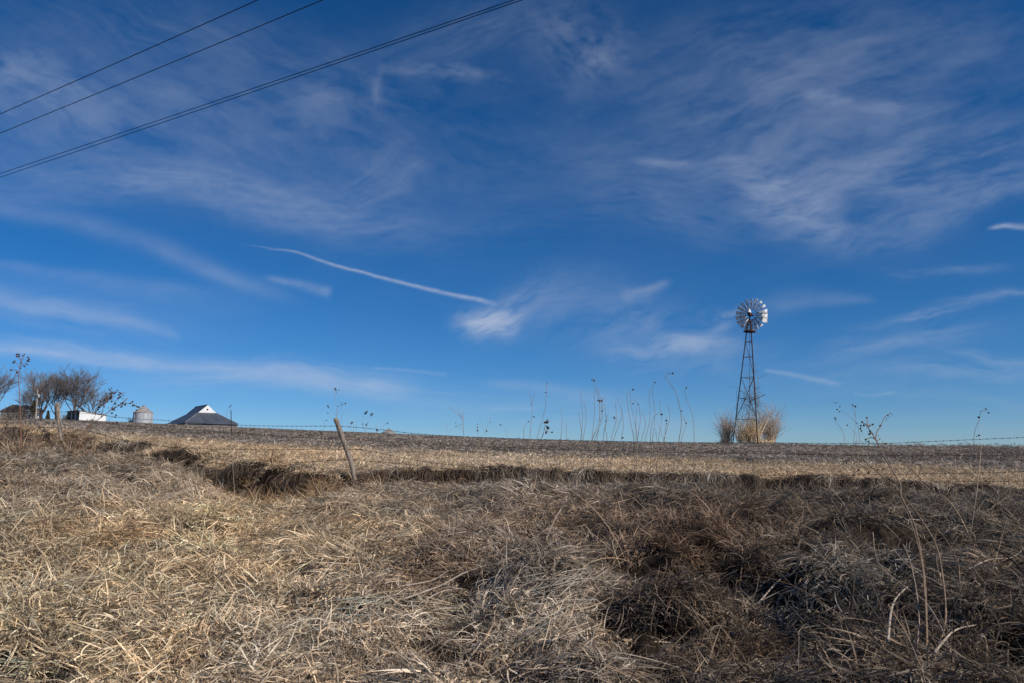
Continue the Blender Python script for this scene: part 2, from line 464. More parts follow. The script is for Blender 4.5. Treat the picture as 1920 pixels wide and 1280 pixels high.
    mul = t.nodes.new('ShaderNodeMix'); mul.data_type = 'RGBA'; mul.blend_type = 'MULTIPLY'; mul.inputs[0].default_value = 1
    L(f1.outputs[0], mul.inputs[6]); L(f2.outputs[0], mul.inputs[7])
    ny = t.nodes.new('ShaderNodeMath'); ny.operation = 'ADD'
    nn = t.nodes.new('ShaderNodeMath'); nn.operation = 'MULTIPLY'; nn.inputs[1].default_value = 5
    L(noise(0.35, 4).outputs['Fac'], nn.inputs[0]); L(nn.outputs[0], ny.inputs[0]); L(sep.outputs['Y'], ny.inputs[1])
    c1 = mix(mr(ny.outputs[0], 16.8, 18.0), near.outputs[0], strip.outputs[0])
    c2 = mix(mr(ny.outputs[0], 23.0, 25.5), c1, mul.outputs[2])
    sn = t.nodes.new('ShaderNodeSeparateXYZ'); L(geo.outputs['Normal'], sn.inputs[0])    # bare soil on the steep cut faces, dark to stand in for the ledge's shade
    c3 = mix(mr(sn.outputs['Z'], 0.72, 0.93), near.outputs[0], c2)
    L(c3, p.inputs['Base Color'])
    bp = t.nodes.new('ShaderNodeBump'); bp.inputs['Strength'].default_value = 0.8; bp.inputs['Distance'].default_value = 0.12
    L(noise(7, 9, None, 0.75).outputs['Fac'], bp.inputs['Height']); L(bp.outputs[0], p.inputs['Normal'])
    me.materials.append(m_)
    return o
build_ground()

# ------------------------------------------------------------------ grass prototypes
PROTO = {}
def ribbon_mesh(name, paths, widths, cols, rolls=None):
    """paths: (n,k,3) centre lines; widths (n,); one flat tapered ribbon each"""
    P = np.asarray(paths); n, k, _ = P.shape
    T = np.gradient(P, axis=1); T /= np.linalg.norm(T, axis=2, keepdims=True) + 1e-9
    side = np.cross(T, np.array([0, 0, 1.0])); ln = np.linalg.norm(side, axis=2, keepdims=True)
    side = np.where(ln > 0.15, side / (ln + 1e-9), np.array([1.0, 0, 0]))
    nor = np.cross(side, T)
    roll = (rng.normal(0, 0.55, n) if rolls is None else rolls)[:, None, None]
    tw = np.linspace(0, 1, k)[None, :, None] * rng.normal(0, 0.8, n)[:, None, None]
    ang = roll + tw
    sd = side * np.cos(ang) + nor * np.sin(ang)
    prof = np.interp(np.linspace(0, 1, k), [0, 0.15, 0.6, 1], [0.6, 1, 0.85, 0.12])[None, :, None]
    w = np.asarray(widths)[:, None, None] * prof * 0.5
    V = np.stack([P - sd * w, P + sd * w], 2).reshape(-1, 3)
    base = (np.arange(n) * k * 2)[:, None]; q = (np.arange(k - 1) * 2)[None, :]
    a = base + q
    Fc = np.stack([a, a + 1, a + 3, a + 2], 2).reshape(-1, 4)
    me = bpy.data.meshes.new(name)
    me.vertices.add(len(V)); me.vertices.foreach_set('co', V.ravel())
    me.loops.add(Fc.size); me.loops.foreach_set('vertex_index', Fc.ravel().astype(np.int32))
    me.polygons.add(len(Fc)); me.polygons.foreach_set('loop_start', (np.arange(len(Fc)) * 4).astype(np.int32))
    me.update(calc_edges=True)
    ca = me.color_attributes.new('bcol', 'FLOAT_COLOR', 'POINT')
    C = np.repeat(np.asarray(cols), k * 2, axis=0)
    C = np.concatenate([C, np.ones((len(C), 1))], 1)
    ca.data.foreach_set('color', C.ravel())
    me.materials.append(M['straw'])
    return me

def blade_cols(n, spread=0.42, warm=0.06):
    v = np.clip(rng.normal(0.92, spread, n), 0.22, 1.5)
    v = np.where(rng.random(n) < 0.16, v * 0.38, v)      # rotted blades
    w = rng.normal(0, warm, n)
    return np.stack([v * (1 + w), v, v * (1 - w)], 1)

def blades(n, k, spread_pos, length, heading, rise, arch, curl, wid, z0=(0, 0.02), kink=0.45):
    """generic lying / leaning blades: returns paths"""
    t = np.linspace(0, 1, k)[None, :]
    r = spread_pos * np.sqrt(rng.random(n)); a = rng.random(n) * 2 * np.pi
    ox, oy = r * np.cos(a), r * np.sin(a)
    L = rng.uniform(*length, n)[:, None]
    hd = (rng.normal(0, heading, n) if heading < 3 else rng.random(n) * 2 * np.pi)[:, None]
    cv = rng.normal(0, curl, n)[:, None]
    kp = rng.uniform(0.25, 0.8, n)[:, None]; ka = (rng.normal(0, 1.1, n) * (rng.random(n) < kink))[:, None]
    ang = hd + cv * (t - 0.3) + ka * (t > kp)
    dx = np.cos(ang); dy = np.sin(ang)
    rs = rng.uniform(*rise, n)[:, None]; ar = rng.uniform(*arch, n)[:, None]
    slope = rs - ar * t - (0.7 * np.abs(ka) * (t > kp)) * 0.6                       # elevation angle along the blade
    cz = np.cos(slope); sz = np.sin(slope)
    st = L / (k - 1)
    X = ox[:, None] + np.cumsum(dx * cz, 1) * st
    Y = oy[:, None] + np.cumsum(dy * cz, 1) * st
    Z = rng.uniform(*z0, n)[:, None] + np.cumsum(sz, 1) * st
    return np.stack([X, Y, Z], 2), rng.uniform(*wid, n)

def make_set(kind, count, fn):
    c = bpy.data.collections.new('protos_' + kind)
    for i in range(count):
        me = fn(i)
        o = bpy.data.objects.new('%s_%02d' % (kind, i), me)
        c.objects.link(o)
    PROTO[kind] = (c, count)

def p_mat(i):
    P, W = blades(150, 6, 0.20, (0.09, 0.30), 0.6, (-0.05, 0.32), (0.0, 0.8), 0.6, (0.0025, 0.009), (0.0, 0.05))
    P2, W2 = blades(60, 6, 0.20, (0.06, 0.2), 6, (-0.2, 0.8), (-0.3, 1.2), 1.6, (0.003, 0.010), (0.0, 0.05))
    return ribbon_mesh('mat', np.concatenate([P, P2]), np.concatenate([W, W2]), blade_cols(210))
def p_drape(i):
    P, W = blades(140, 7, 0.11, (0.14, 0.32), 0.8, (0.2, 0.9), (0.8, 1.9), 0.7, (0.003, 0.009), (-0.02, 0.05))
    return ribbon_mesh('drape', P, W, blade_cols(140))
def p_tangle(i):
    P, W = blades(150, 6, 0.19, (0.08, 0.26), 6, (-0.3, 0.7), (-0.4, 1.6), 1.9, (0.003, 0.008), (0.0, 0.06))
    P2, W2 = blades(80, 6, 0.2, (0.02, 0.08), 6, (-0.4, 0.8), (-0.6, 2.2), 2.5, (0.006, 0.016), (0.01, 0.07))
    return ribbon_mesh('tangle', np.concatenate([P, P2]), np.concatenate([W, W2]), blade_cols(230, .5))
def p_straw(i):
    P, W = blades(26, 6, 0.22, (0.28, 0.65), 0.22, (-0.02, 0.14), (-0.05, 0.2), 0.3, (0.004, 0.007), (0.03, 0.09))
    c = blade_cols(26, 0.25) * 1.2
    return ribbon_mesh('straw', P, W, c, rolls=rng.normal(0, 0.2, 26))
def p_tuft(i):
    P, W = blades(90, 6, 0.07, (0.18, 0.42), 6, (0.75, 1.5), (0.2, 1.5), 0.8, (0.004, 0.009), (-0.03, 0.02))
    return ribbon_mesh('tuft', P, W, blade_cols(90))
def p_hang(i):
    # grass that grows on the ledge's edge and hangs down over its face (towards +x of the instance)
    P, W = blades(75, 8, 0.10, (0.3, 0.65), 0.45, (0.2, 0.9), (1.6, 2.7), 0.5, (0.005, 0.011), (-0.02, 0.04))
    return ribbon_mesh('hang', P, W, blade_cols(75, 0.45))
def p_field(i):
    P, W = blades(110, 5, 0.20, (0.05, 0.15), 6, (0.0, 1.1), (0.2, 1.3), 0.9, (0.004, 0.009), (-0.01, 0.015))
    return ribbon_mesh('field', P, W, blade_cols(110, 0.35))
def p_litter(i):
    P, W = blades(300, 3, 0.75, (0.04, 0.20), 6, (-0.1, 0.4), (-0.1, 0.6), 0.7, (0.008, 0.020), (0.0, 0.05))
    P2, W2 = blades(26, 3, 0.75, (0.03, 0.10), 6, (0.9, 1.5), (0.0, 0.2), 0.1, (0.012, 0.024), (-0.02, 0.0))
    return ribbon_mesh('litter', np.concatenate([P, P2]), np.concatenate([W, W2]), blade_cols(326, 0.45))
make_set('mat', 7, p_mat); make_set('drape', 6, p_drape); make_set('tangle', 6, p_tangle); make_set('straw', 4, p_straw)
make_set('tuft', 6, p_tuft); make_set('hang', 6, p_hang); make_set('field', 6, p_field); make_set('litter', 5, p_litter)

def normals(x, y, e=0.06):
    dx = (H(x + e, y) - H(x - e, y)) / (2 * e); dy = (H(x, y + e) - H(x, y - e)) / (2 * e)
    n = np.stack([-dx, -dy, np.ones_like(dx)], 1)
    return n / np.linalg.norm(n, axis=1, keepdims=True)

def scatter(name, label, kind, x, y, z, nrm, head, scl, tint):
    """one stuff object whose points carry clumps of the given prototypes"""
    n = len(x)
    f = np.stack([np.cos(head), np.sin(head), np.zeros(n)], 1)
    f = f - nrm * np.sum(f * nrm, 1, keepdims=True); f /= np.linalg.norm(f, axis=1, keepdims=True)
    s = np.cross(nrm, f)
    # matrix columns f, s, nrm -> XYZ euler
    r20, r21, r22, r10, r00 = f[:, 2], s[:, 2], nrm[:, 2], f[:, 1], f[:, 0]
    ey = -np.arcsin(np.clip(r20, -1, 1)); ex = np.arctan2(r21, r22); ez = np.arctan2(r10, r00)
    me = bpy.data.meshes.new(name)
    me.vertices.add(n); me.vertices.foreach_set('co', np.stack([x, y, z], 1).ravel())
    a = me.attributes.new('rot', 'FLOAT_VECTOR', 'POINT'); a.data.foreach_set('vector', np.stack([ex, ey, ez], 1).ravel())
    a = me.attributes.new('scl', 'FLOAT', 'POINT'); a.data.foreach_set('value', np.asarray(scl, float))
    a = me.attributes.new('pick', 'INT', 'POINT'); a.data.foreach_set('value', rng.integers(0, PROTO[kind][1], n).astype(np.int32))
    a = me.attributes.new('tint', 'FLOAT_COLOR', 'POINT'); a.data.foreach_set('color', np.concatenate([tint, np.ones((n, 1))], 1).ravel())
    o = bpy.data.objects.new(name, me); COL.objects.link(o)
    tag(o, label, name.split('_')[-1] if False else 'grass', kind='stuff')
    g = bpy.data.node_groups.new('scatter_' + name, 'GeometryNodeTree')
    g.interface.new_socket('Geometry', in_out='INPUT', socket_type='NodeSocketGeometry')
    g.interface.new_socket('Geometry', in_out='OUTPUT', socket_type='NodeSocketGeometry')
    gi = g.nodes.new('NodeGroupInput'); go = g.nodes.new('NodeGroupOutput')
    ip = g.nodes.new('GeometryNodeInstanceOnPoints'); ci = g.nodes.new('GeometryNodeCollectionInfo')
    ci.inputs['Collection'].default_value = PROTO[kind][0]; ci.inputs['Separate Children'].default_value = True; ci.inputs['Reset Children'].default_value = True
    def na(nm, ty):
        q = g.nodes.new('GeometryNodeInputNamedAttribute'); q.data_type = ty; q.inputs['Name'].default_value = nm; return q.outputs[0]
    L = g.links.new
    L(gi.outputs[0], ip.inputs['Points']); L(ci.outputs[0], ip.inputs['Instance']); ip.inputs['Pick Instance'].default_value = True
    L(na('pick', 'INT'), ip.inputs['Instance Index']); L(na('scl', 'FLOAT'), ip.inputs['Scale'])
    e2r = g.nodes.new('FunctionNodeEulerToRotation'); L(na('rot', 'FLOAT_VECTOR'), e2r.inputs[0]); L(e2r.outputs[0], ip.inputs['Rotation'])
    L(ip.outputs[0], go.inputs[0])
    md = o.modifiers.new('scatter', 'NODES'); md.node_group = g
    return o

# colour of the dead grass, patch by patch (pixel centre, radii, colour, weight)
GOLD = (0.95, 0.70, 0.42); TAN = (0.80, 0.635, 0.455); GREY = (0.48, 0.385, 0.29); PALE = (0.62, 0.53, 0.43)
BROWN = (0.31, 0.20, 0.13); UMBER = (0.20, 0.14, 0.10); OLIVE = (0.60, 0.51, 0.35); DIRT = (0.12, 0.10, 0.09)
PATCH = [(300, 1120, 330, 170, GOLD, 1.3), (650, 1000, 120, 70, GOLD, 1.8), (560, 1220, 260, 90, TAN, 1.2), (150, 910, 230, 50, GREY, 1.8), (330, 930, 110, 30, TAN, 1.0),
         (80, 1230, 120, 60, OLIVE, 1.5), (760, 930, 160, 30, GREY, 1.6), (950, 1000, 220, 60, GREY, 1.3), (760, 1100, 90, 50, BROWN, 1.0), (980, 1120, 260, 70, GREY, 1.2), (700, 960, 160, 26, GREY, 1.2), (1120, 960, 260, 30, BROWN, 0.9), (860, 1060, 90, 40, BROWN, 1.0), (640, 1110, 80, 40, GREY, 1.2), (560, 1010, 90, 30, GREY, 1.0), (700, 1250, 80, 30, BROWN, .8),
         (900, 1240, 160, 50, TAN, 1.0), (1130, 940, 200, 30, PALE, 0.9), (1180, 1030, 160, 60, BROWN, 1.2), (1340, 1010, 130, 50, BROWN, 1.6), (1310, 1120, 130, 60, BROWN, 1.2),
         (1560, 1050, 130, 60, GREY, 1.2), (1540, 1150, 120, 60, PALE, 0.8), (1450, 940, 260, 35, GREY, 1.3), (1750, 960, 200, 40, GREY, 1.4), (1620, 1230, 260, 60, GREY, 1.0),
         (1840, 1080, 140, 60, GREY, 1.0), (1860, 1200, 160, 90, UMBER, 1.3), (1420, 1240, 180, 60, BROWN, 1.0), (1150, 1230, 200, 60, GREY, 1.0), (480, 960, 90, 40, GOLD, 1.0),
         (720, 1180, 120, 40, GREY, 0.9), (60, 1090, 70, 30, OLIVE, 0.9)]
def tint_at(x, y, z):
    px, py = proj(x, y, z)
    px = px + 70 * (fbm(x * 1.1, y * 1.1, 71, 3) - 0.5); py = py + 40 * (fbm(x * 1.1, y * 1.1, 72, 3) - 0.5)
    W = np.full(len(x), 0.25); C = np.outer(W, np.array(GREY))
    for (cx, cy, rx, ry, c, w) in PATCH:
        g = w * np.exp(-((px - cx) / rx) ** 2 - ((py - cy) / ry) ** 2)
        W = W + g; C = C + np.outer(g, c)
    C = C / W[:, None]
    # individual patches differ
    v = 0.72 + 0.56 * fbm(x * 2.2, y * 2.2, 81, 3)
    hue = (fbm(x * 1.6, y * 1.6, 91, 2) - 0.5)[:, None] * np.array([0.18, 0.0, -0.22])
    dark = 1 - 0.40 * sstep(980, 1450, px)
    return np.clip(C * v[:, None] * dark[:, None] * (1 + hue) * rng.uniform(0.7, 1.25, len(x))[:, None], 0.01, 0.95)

def pts_in(y0, y1, dens, margin=1.0):
    """uniform points over the wedge of ground between two distances"""
    a = 0.5 * 1.36 * (y1 * y1 - y0 * y0) + 2 * margin * (y1 - y0)
    n = int(a * dens * 1.4)
    y = rng.uniform(y0, y1, n); xm = 0.70 * y1 + margin
    x = rng.uniform(-xm, xm, n)
    k = np.abs(x) < 0.68 * y + margin
    m = int((k.sum()) * 1.0)
    x, y = x[k], y[k]
    area_tot = (y1 - y0) * 2 * xm
    keep = rng.random(len(x)) < dens * area_tot / n
    return x[keep], y[keep]

def comb(x, y):
    """direction in which the grass was laid down"""
    a = fbm(x * 0.42, y * 0.42, 101, 2) * 2 * np.pi * 1.6 + 0.9 * (fbm(x * 1.6, y * 1.6, 103, 2) - 0.5) * 2
    return a
def ledge_y(x):
    """distance of the ledge's top edge at x"""
    ys = np.linspace(13.4, 21, 160)
    X, Yg = np.meshgrid(x, ys)
    g = base_h(X, Yg + 0.12) - base_h(X, Yg - 0.12)
    return ys[np.argmax(g, 0)]

# foreground bank
x, y = pts_in(3.4, 19.5, 62)
_k = y < ledge_y(x) - 0.42
x, y = x[_k], y[_k]
pd = np.zeros(len(x))
_wx = 0.16 * (fbm(x * 3.1, y * 3.1, 61, 2) - 0.5) * 2; _wy = 0.16 * (fbm(x * 3.1, y * 3.1, 63, 2) - 0.5) * 2
for (cx, cy, rx, ry, dep) in PITS:
    pd = np.maximum(pd, dep * np.exp(-(((x + _wx - cx) / rx) ** 2 + ((y + _wy - cy) / ry) ** 2)))
px_, _ = proj(x, y, H(x, y))
k = rng.random(len(x)) > pd / 0.11
# bare dirt at the very left bottom corner
k &= ~((px_ < 120) & (y < 4.75) & (rng.random(len(x)) < 0.8))
x, y = x[k], y[k]
z = H(x, y); nr = normals(x, y); tt = tint_at(x, y, z); px_, py_ = proj(x, y, z)
kind = rng.random(len(x))
ldy = ledge_y(x)
kk_ = (y < ldy - 0.42)
x, y, z, nr, tt, px_, kind = x[kk_], y[kk_], z[kk_], nr[kk_], tt[kk_], px_[kk_], kind[kk_]
heaps = fbm(x * 1.3, y * 1.1, 111, 2)
dr = (kind < 0.08 + 0.24 * (heaps > 0.55))
tg = ~dr & (kind > 0.55)
mt = ~dr & ~tg
cb = comb(x, y)
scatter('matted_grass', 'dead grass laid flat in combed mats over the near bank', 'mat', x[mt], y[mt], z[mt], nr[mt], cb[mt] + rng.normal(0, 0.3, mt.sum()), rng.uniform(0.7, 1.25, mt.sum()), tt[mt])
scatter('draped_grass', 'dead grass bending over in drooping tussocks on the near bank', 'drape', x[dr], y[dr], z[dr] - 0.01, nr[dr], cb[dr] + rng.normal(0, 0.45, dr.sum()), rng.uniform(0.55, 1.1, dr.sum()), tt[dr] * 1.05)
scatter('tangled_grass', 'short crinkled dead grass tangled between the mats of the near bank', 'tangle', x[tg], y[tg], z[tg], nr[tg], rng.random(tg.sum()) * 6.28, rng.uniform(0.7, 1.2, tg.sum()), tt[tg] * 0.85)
# long pale straws lying on top
x, y = pts_in(3.6, 12.5, 6.5)
z = H(x, y); px_, py_ = proj(x, y, z)
k = rng.random(len(x)) < 0.05 + 0.9 * np.exp(-((px_ - 1020) / 260) ** 2 - ((py_ - 1150) / 90) ** 2) + 0.04 * sstep(1200, 1500, px_)
x, y, z = x[k], y[k], z[k]
hd = np.where(px_[k] < 1350, rng.normal(0.35, 0.3, k.sum()), rng.random(k.sum()) * 6.28)
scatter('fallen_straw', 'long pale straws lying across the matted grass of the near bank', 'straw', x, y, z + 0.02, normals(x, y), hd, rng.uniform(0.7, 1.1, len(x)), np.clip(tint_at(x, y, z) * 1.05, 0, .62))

# long thin dead stems arching through the grass at the lower right
def p_stem(i):
    P, W = blades(9, 9, 0.25, (0.5, 1.15), 6, (0.5, 1.45), (0.5, 1.9), 0.5, (0.004, 0.006), (-.02, .05), kink=0.2)
    return ribbon_mesh('stem', P, W, blade_cols(9, 0.3), rolls=rng.normal(0, .2, 9))
make_set('stem', 5, p_stem)
x, y = pts_in(3.6, 12.5, 3.2)
z = H(x, y); px_, py_ = proj(x, y, z)
k = rng.random(len(x)) < 0.03 + 0.97 * sstep(1380, 1650, px_) * sstep(930, 1040, py_) + 0.25 * np.exp(-((px_ - 1330) / 160) ** 2 - ((py_ - 980) / 50) ** 2)
x, y, z = x[k], y[k], z[k]
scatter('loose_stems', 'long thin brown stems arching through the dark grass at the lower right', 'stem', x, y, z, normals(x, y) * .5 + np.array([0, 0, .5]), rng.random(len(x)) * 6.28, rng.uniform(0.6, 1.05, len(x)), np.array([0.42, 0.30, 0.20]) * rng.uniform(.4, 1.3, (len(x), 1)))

# upright dead weeds near the gully, the ledge and the left edge
x, y = pts_in(9.5, 20, 9)
z = H(x, y); px_, py_ = proj(x, y, z)
ly = ledge_y(x)
w = (0.25 + 1.2 * (fbm(x * 0.8, x * 0 + 5, 171, 3) > 0.55)) * (np.abs(y - ly + 0.5) < 0.4) + 0.9 * np.exp(-((px_ - 480) / 110) ** 2) * (y > 11.8) * (y < ly + .3) + 0.6 * (px_ < 170) * (y > 12) * (y < ly + .5)
k = rng.random(len(x)) < w
x, y, z = x[k], y[k], z[k]
tn = np.clip(tint_at(x, y, z) * np.array([0.62, 0.54, 0.47]), 0, 1)
scatter('bank_tufts', 'brownish upright tufts of dead weeds along the foot of the ledge and gully', 'tuft', x, y, z, normals(x, y) * 0.3 + np.array([0, 0, 0.7]), rng.random(len(x)) * 6.28, rng.uniform(0.6, 1.3, len(x)), tn)

# grass hanging over the ledge
n = 1150
x = rng.uniform(-16, 15, n); y = ledge_y(x) + rng.uniform(-0.05, 0.10, n); z = H(x, y)
px_, py_ = proj(x, y, z)
k = (px_ > -80) & (px_ < 2000) & (rng.random(len(x)) < 0.30 + 1.6 * (fbm(x * 1.1, x * 0 + 2.2, 161, 3) - 0.30))
x, y, z = x[k], y[k], z[k]; n = len(x)
tl = np.where(rng.random((n, 1)) < 0.13, np.array([PALE]), np.where(rng.random((n, 1)) < 0.4, np.array([GREY]) * 0.6, np.array([UMBER])))  # mostly darkened to paint the ledge's shade, some pale for lit strands
nl = np.tile([0.0, -0.25, 0.97], (n, 1)); nl /= np.linalg.norm(nl, axis=1, keepdims=True)
scatter('overhanging_grass', 'fringe of dead grass, darkened as if shaded, hanging over the edge of the ledge', 'hang', x, y, z, nl, -np.pi / 2 + rng.normal(0, 0.5, n), rng.uniform(0.5, 0.95, n), tl * rng.uniform(0.4, 1.0, (n, 1)))

# mown golden strip beyond the fence
x, y = pts_in(14.0, 25.5, 34)
ly = ledge_y(x)
edge = 20.9 + 1.1 * (fbm(x * 0.25, y * 0.25, 121, 3) - 0.5) * 2 + 0.9 * rng.normal(0, 0.5, len(x)) + 2.2 * sstep(-7, -14, x)
k = (y > ly + 0.05) & (y < edge)
x, y = x[k], y[k]; z = H(x, y); n = len(x)
g = fbm(x * 0.8, y * 0.8, 131, 3)[:, None]
tn = (np.array([0.74, 0.575, 0.39]) * (0.72 + 0.6 * g)) * (1 + (fbm(x * 0.4, y * 0.4, 133, 2)[:, None] - 0.5) * np.array([0.1, 0.0, -0.15]))
tn *= (1 - 0.22 * sstep(700, 1700, proj(x, y, z)[0]))[:, None]
scatter('strip_grass', 'short golden dead grass of the mown strip behind the fence', 'field', x, y, z, normals(x, y), rng.random(n) * 6.28, rng.uniform(0.7, 1.35, n), tn * rng.uniform(0.8, 1.2, (n, 1)))

# crop litter and stubble of the field
for (a, b, dn, nm, sc) in ((20.2, 42, 4.2, 'field_stubble', 1.0), (42, 118, 0.9, 'distant_stubble', 1.5)):
    x, y = pts_in(a, b, dn, 2.0)
    z = H(x, y); n = len(x)
    g = fbm(x * 0.5, y * 0.5, 141, 3)[:, None]
    rows = 0.80 + 0.4 * vnoise(x * 0.03, (y + 0.12 * x) * 0.55, 151)[:, None]
    tn = np.array([0.345, 0.29, 0.24]) * (0.6 + 0.75 * g) * rows
    scatter(nm, 'grey-brown crop stubble and litter covering the ' + ('near edge of the field' if a < 30 else 'rise of the field up to the skyline'), 'litter', x, y, z, normals(x, y, 0.3), rng.random(n) * 6.28, rng.uniform(0.8, 1.3, n) * sc, tn)
# ------------------------------------------------------------------ sky: cirrus and contrails on a high dome
def cloud_density(px, py, ax, ay, el):
    """px,py: frame-plane coordinates; ax,ay: coordinates on the cloud layer; el: elevation"""
    lx_ = 60 * (fbm(px / 260, py / 170, 201, 3) - 0.5) * 2; ly_ = 44 * (fbm(px / 280, py / 180, 203, 3) - 0.5) * 2
    wx = lx_ + 12 * (fbm(px / 60, py / 38, 202, 3) - 0.5) * 2
    wy = ly_ + 9 * (fbm(px / 55, py / 32, 204, 3) - 0.5) * 2
    X, Y = px + wx, py + wy
    D = np.zeros_like(px)
    fine = fbm(px / 16, py / 9, 206, 4, 0.6) - 0.5
    def fib(a, lx=150.0, ly=9.0, seed=0):
        c, s = math.cos(R(a)), math.sin(R(a))
        U = px + 0.8 * wx; Vv = py + 0.8 * wy
        u = U * c + Vv * s; v = -U * s + Vv * c
        f1 = fbm(u / (lx * 0.9), v / (ly * 3.4), 310 + seed, 4, 0.55)
        f2 = fbm(u / (lx * 0.5), v / (ly * 0.9), 350 + seed, 4, 0.55)
        return np.clip(0.85 + 2.6 * (f1 - 0.5) + 1.35 * (f2 - 0.5) + 0.4 * fine, 0.03, 1.9)
    def blob(cx, cy, rx, ry, a, d, fa=None, lx=150, ly=9, p=1.0):
        nonlocal D
        c, s = math.cos(R(a)), math.sin(R(a))
        u = ((X - cx) * c + (Y - cy) * s) / rx; v = (-(X - cx) * s + (Y - cy) * c) / ry
        g = np.exp(-(u * u + v * v) ** p)
        D = D + d * g * fib(a if fa is None else fa, lx, ly, int(cx + cy) % 50)
    def line(pts, w, d, edge=1.0, fall=(0.1, 0.1), wob=0.25, lumps=20.0):
        nonlocal D
        Xl = px + wob * wx * 0.3; Yl = py + wob * wy * 0.4
        best = np.full_like(px, 1e9); prm = np.zeros_like(px); sgn = np.zeros_like(px)
        seg = [math.dist(pts[i], pts[i + 1]) for i in range(len(pts) - 1)]; tot = sum(seg); acc = 0
        for i in range(len(pts) - 1):
            (x0, y0), (x1, y1) = pts[i], pts[i + 1]
            dx, dy = x1 - x0, y1 - y0
            t = ((Xl - x0) * dx + (Yl - y0) * dy) / (seg[i] ** 2)
            tc = np.clip(t, 0, 1)
            dd = np.hypot(Xl - x0 - tc * dx, Yl - y0 - tc * dy)
            k = dd < best
            best = np.where(k, dd, best); prm = np.where(k, (acc + tc * seg[i]) / tot, prm)
            sgn = np.where(k, np.sign((Xl - x0) * dy - (Yl - y0) * dx), sgn)
            acc += seg[i]
        ww = w[0] + (w[1] - w[0]) * prm
        ww = ww * np.where(sgn > 0, 1.0, edge)
        g = np.exp(-(best / ww) ** 2) * sstep(0, fall[0], prm) * sstep(0, fall[1], 1 - prm)
        D = D + d * g * (0.55 + 0.9 * fbm(px / lumps, py / (lumps * 0.45), 401, 4))
    # veils
    blob(40, 150, 190, 75, 18, .38, 28, 120, 14); blob(280, 230, 330, 120, 12, .20, 25, 140, 16); blob(330, 60, 300, 60, 8, .12, 30)
    blob(300, 350, 330, 42, 8, .34, 10, 200, 12); blob(560, 385, 220, 50, 6, .30, -10, 160, 12); blob(690, 330, 90, 24, -28, .24, -28)
    blob(640, 210, 330, 110, 10, .20, 14, 120, 18); blob(860, 150, 90, 12, 6, .34, 8, 60, 8); blob(745, 180, 18, 40, 15, .25, -60, 40, 10)
    blob(590, 200, 60, 20, 0, .15); blob(900, 60, 150, 60, -20, .16, -30); blob(1100, 75, 110, 70, 30, .30, 35, 70, 14); blob(1130, 110, 30, 60, 20, .2, 60, 40, 10)
    blob(1500, 210, 330, 150, -6, .30, -18, 170, 16); blob(1620, 190, 110, 20, 10, .26, -8, 90, 9); blob(1640, 80, 330, 90, 0, .16, -15, 150, 18)
    blob(1470, 355, 150, 62, 22, .50, -8, 130, 9, 1.3); blob(1560, 320, 190, 40, -10, .34, -12, 150, 9); blob(1800, 310, 210, 60, -6, .42, -10, 170, 10)
    blob(1520, 405, 110, 28, 4, .26, -4, 90, 8); blob(1780, 380, 200, 26, -20, .30, -22, 150, 8); blob(1230, 400, 130, 45, 8, .20, 5)
    blob(1150, 330, 150, 60, 0, .12, 0); line([(1170, 298), (1270, 308), (1350, 298)], (5, 9), .42, 1.8, (.3, .5))
    line([(1848, 429), (1885, 424), (1930, 427), (1990, 432)], (3, 9), 1.0, .8, (.15, .2), .25, 18); blob(1760, 495, 90, 9, 3, .26, 3); blob(900, 400, 400, 120, 0, .05, 5)
    # contrails
    line([(428, 457), (560, 476), (700, 515), (800, 541), (905, 562), (945, 574)], (1.3, 3.4), .85, 1.3, (.35, .10), .6, 9)
    line([(480, 519), (560, 534), (628, 551)], (4, 11), .32, 1.0, (.3, .12), .4, 16)
    blob(918, 594, 50, 20, 0, .95, -14, 60, 5, 1.4); blob(960, 578, 60, 28, -30, .25, -25, 60, 7); blob(1030, 575, 100, 40, -5, .14, -10)
    line([(-60, 372), (120, 412), (300, 470), (450, 535), (590, 572)], (26, 16), .27, .8, (.02, .25), .8, 60)
    line([(-40, 492), (60, 508), (160, 522), (420, 560), (560, 600)], (7, 22), .17, 2.2, (.02, .5), .6, 50)
    line([(-60, 560), (150, 590), (260, 612), (345, 634)], (34, 8), .34, .7, (.02, .08), .6, 60); blob(100, 600, 230, 34, 5, .20, 6, 200, 7)
    line([(-60, 652), (160, 668), (400, 690), (600, 716), (810, 732)], (15, 20), .50, .9, (.02, .1), .5, 50); blob(520, 712, 300, 26, 4, .32, 3, 220, 6)
    blob(250, 670, 260, 12, 3, .25, 3, 200, 5); line([(-20, 656), (60, 660), (130, 664)], (3, 6), .28, 1)
    line([(880, 712), (1000, 722), (1110, 742), (1250, 752)], (5, 18), .22, 1.4, (.2, .4), .5, 40); line([(905, 765), (1012, 765)], (2.5, 2.5), .22, 1, (.3, .2), .2, 20)
    blob(1150, 775, 260, 22, 4, .22, 2, 200, 7); line([(690, 688), (760, 692), (845, 701)], (2, 4), .2)
    # low right
    line([(1150, 560), (1205, 548), (1262, 520)], (9, 5), .38, 1.4, (.2, .3), .8, 30); blob(1250, 640, 110, 17, -6, .42, -8, 90, 7); blob(1170, 620, 130, 60, 5, .20, -20, 90, 10)
    line([(1235, 648), (1320, 625), (1385, 590)], (12, 7), .34, 1.3, (.15, .3), .8, 40); blob(1350, 578, 50, 10, -8, .34, -10, 50, 6); blob(1320, 660, 110, 30, 0, .14, -10)
    line([(1425, 690), (1480, 700), (1585, 722)], (3, 5), .38, 1.2, (.1, .2), .3, 20); line([(1595, 737), (1630, 743), (1680, 735)], (2.5, 3), .2)
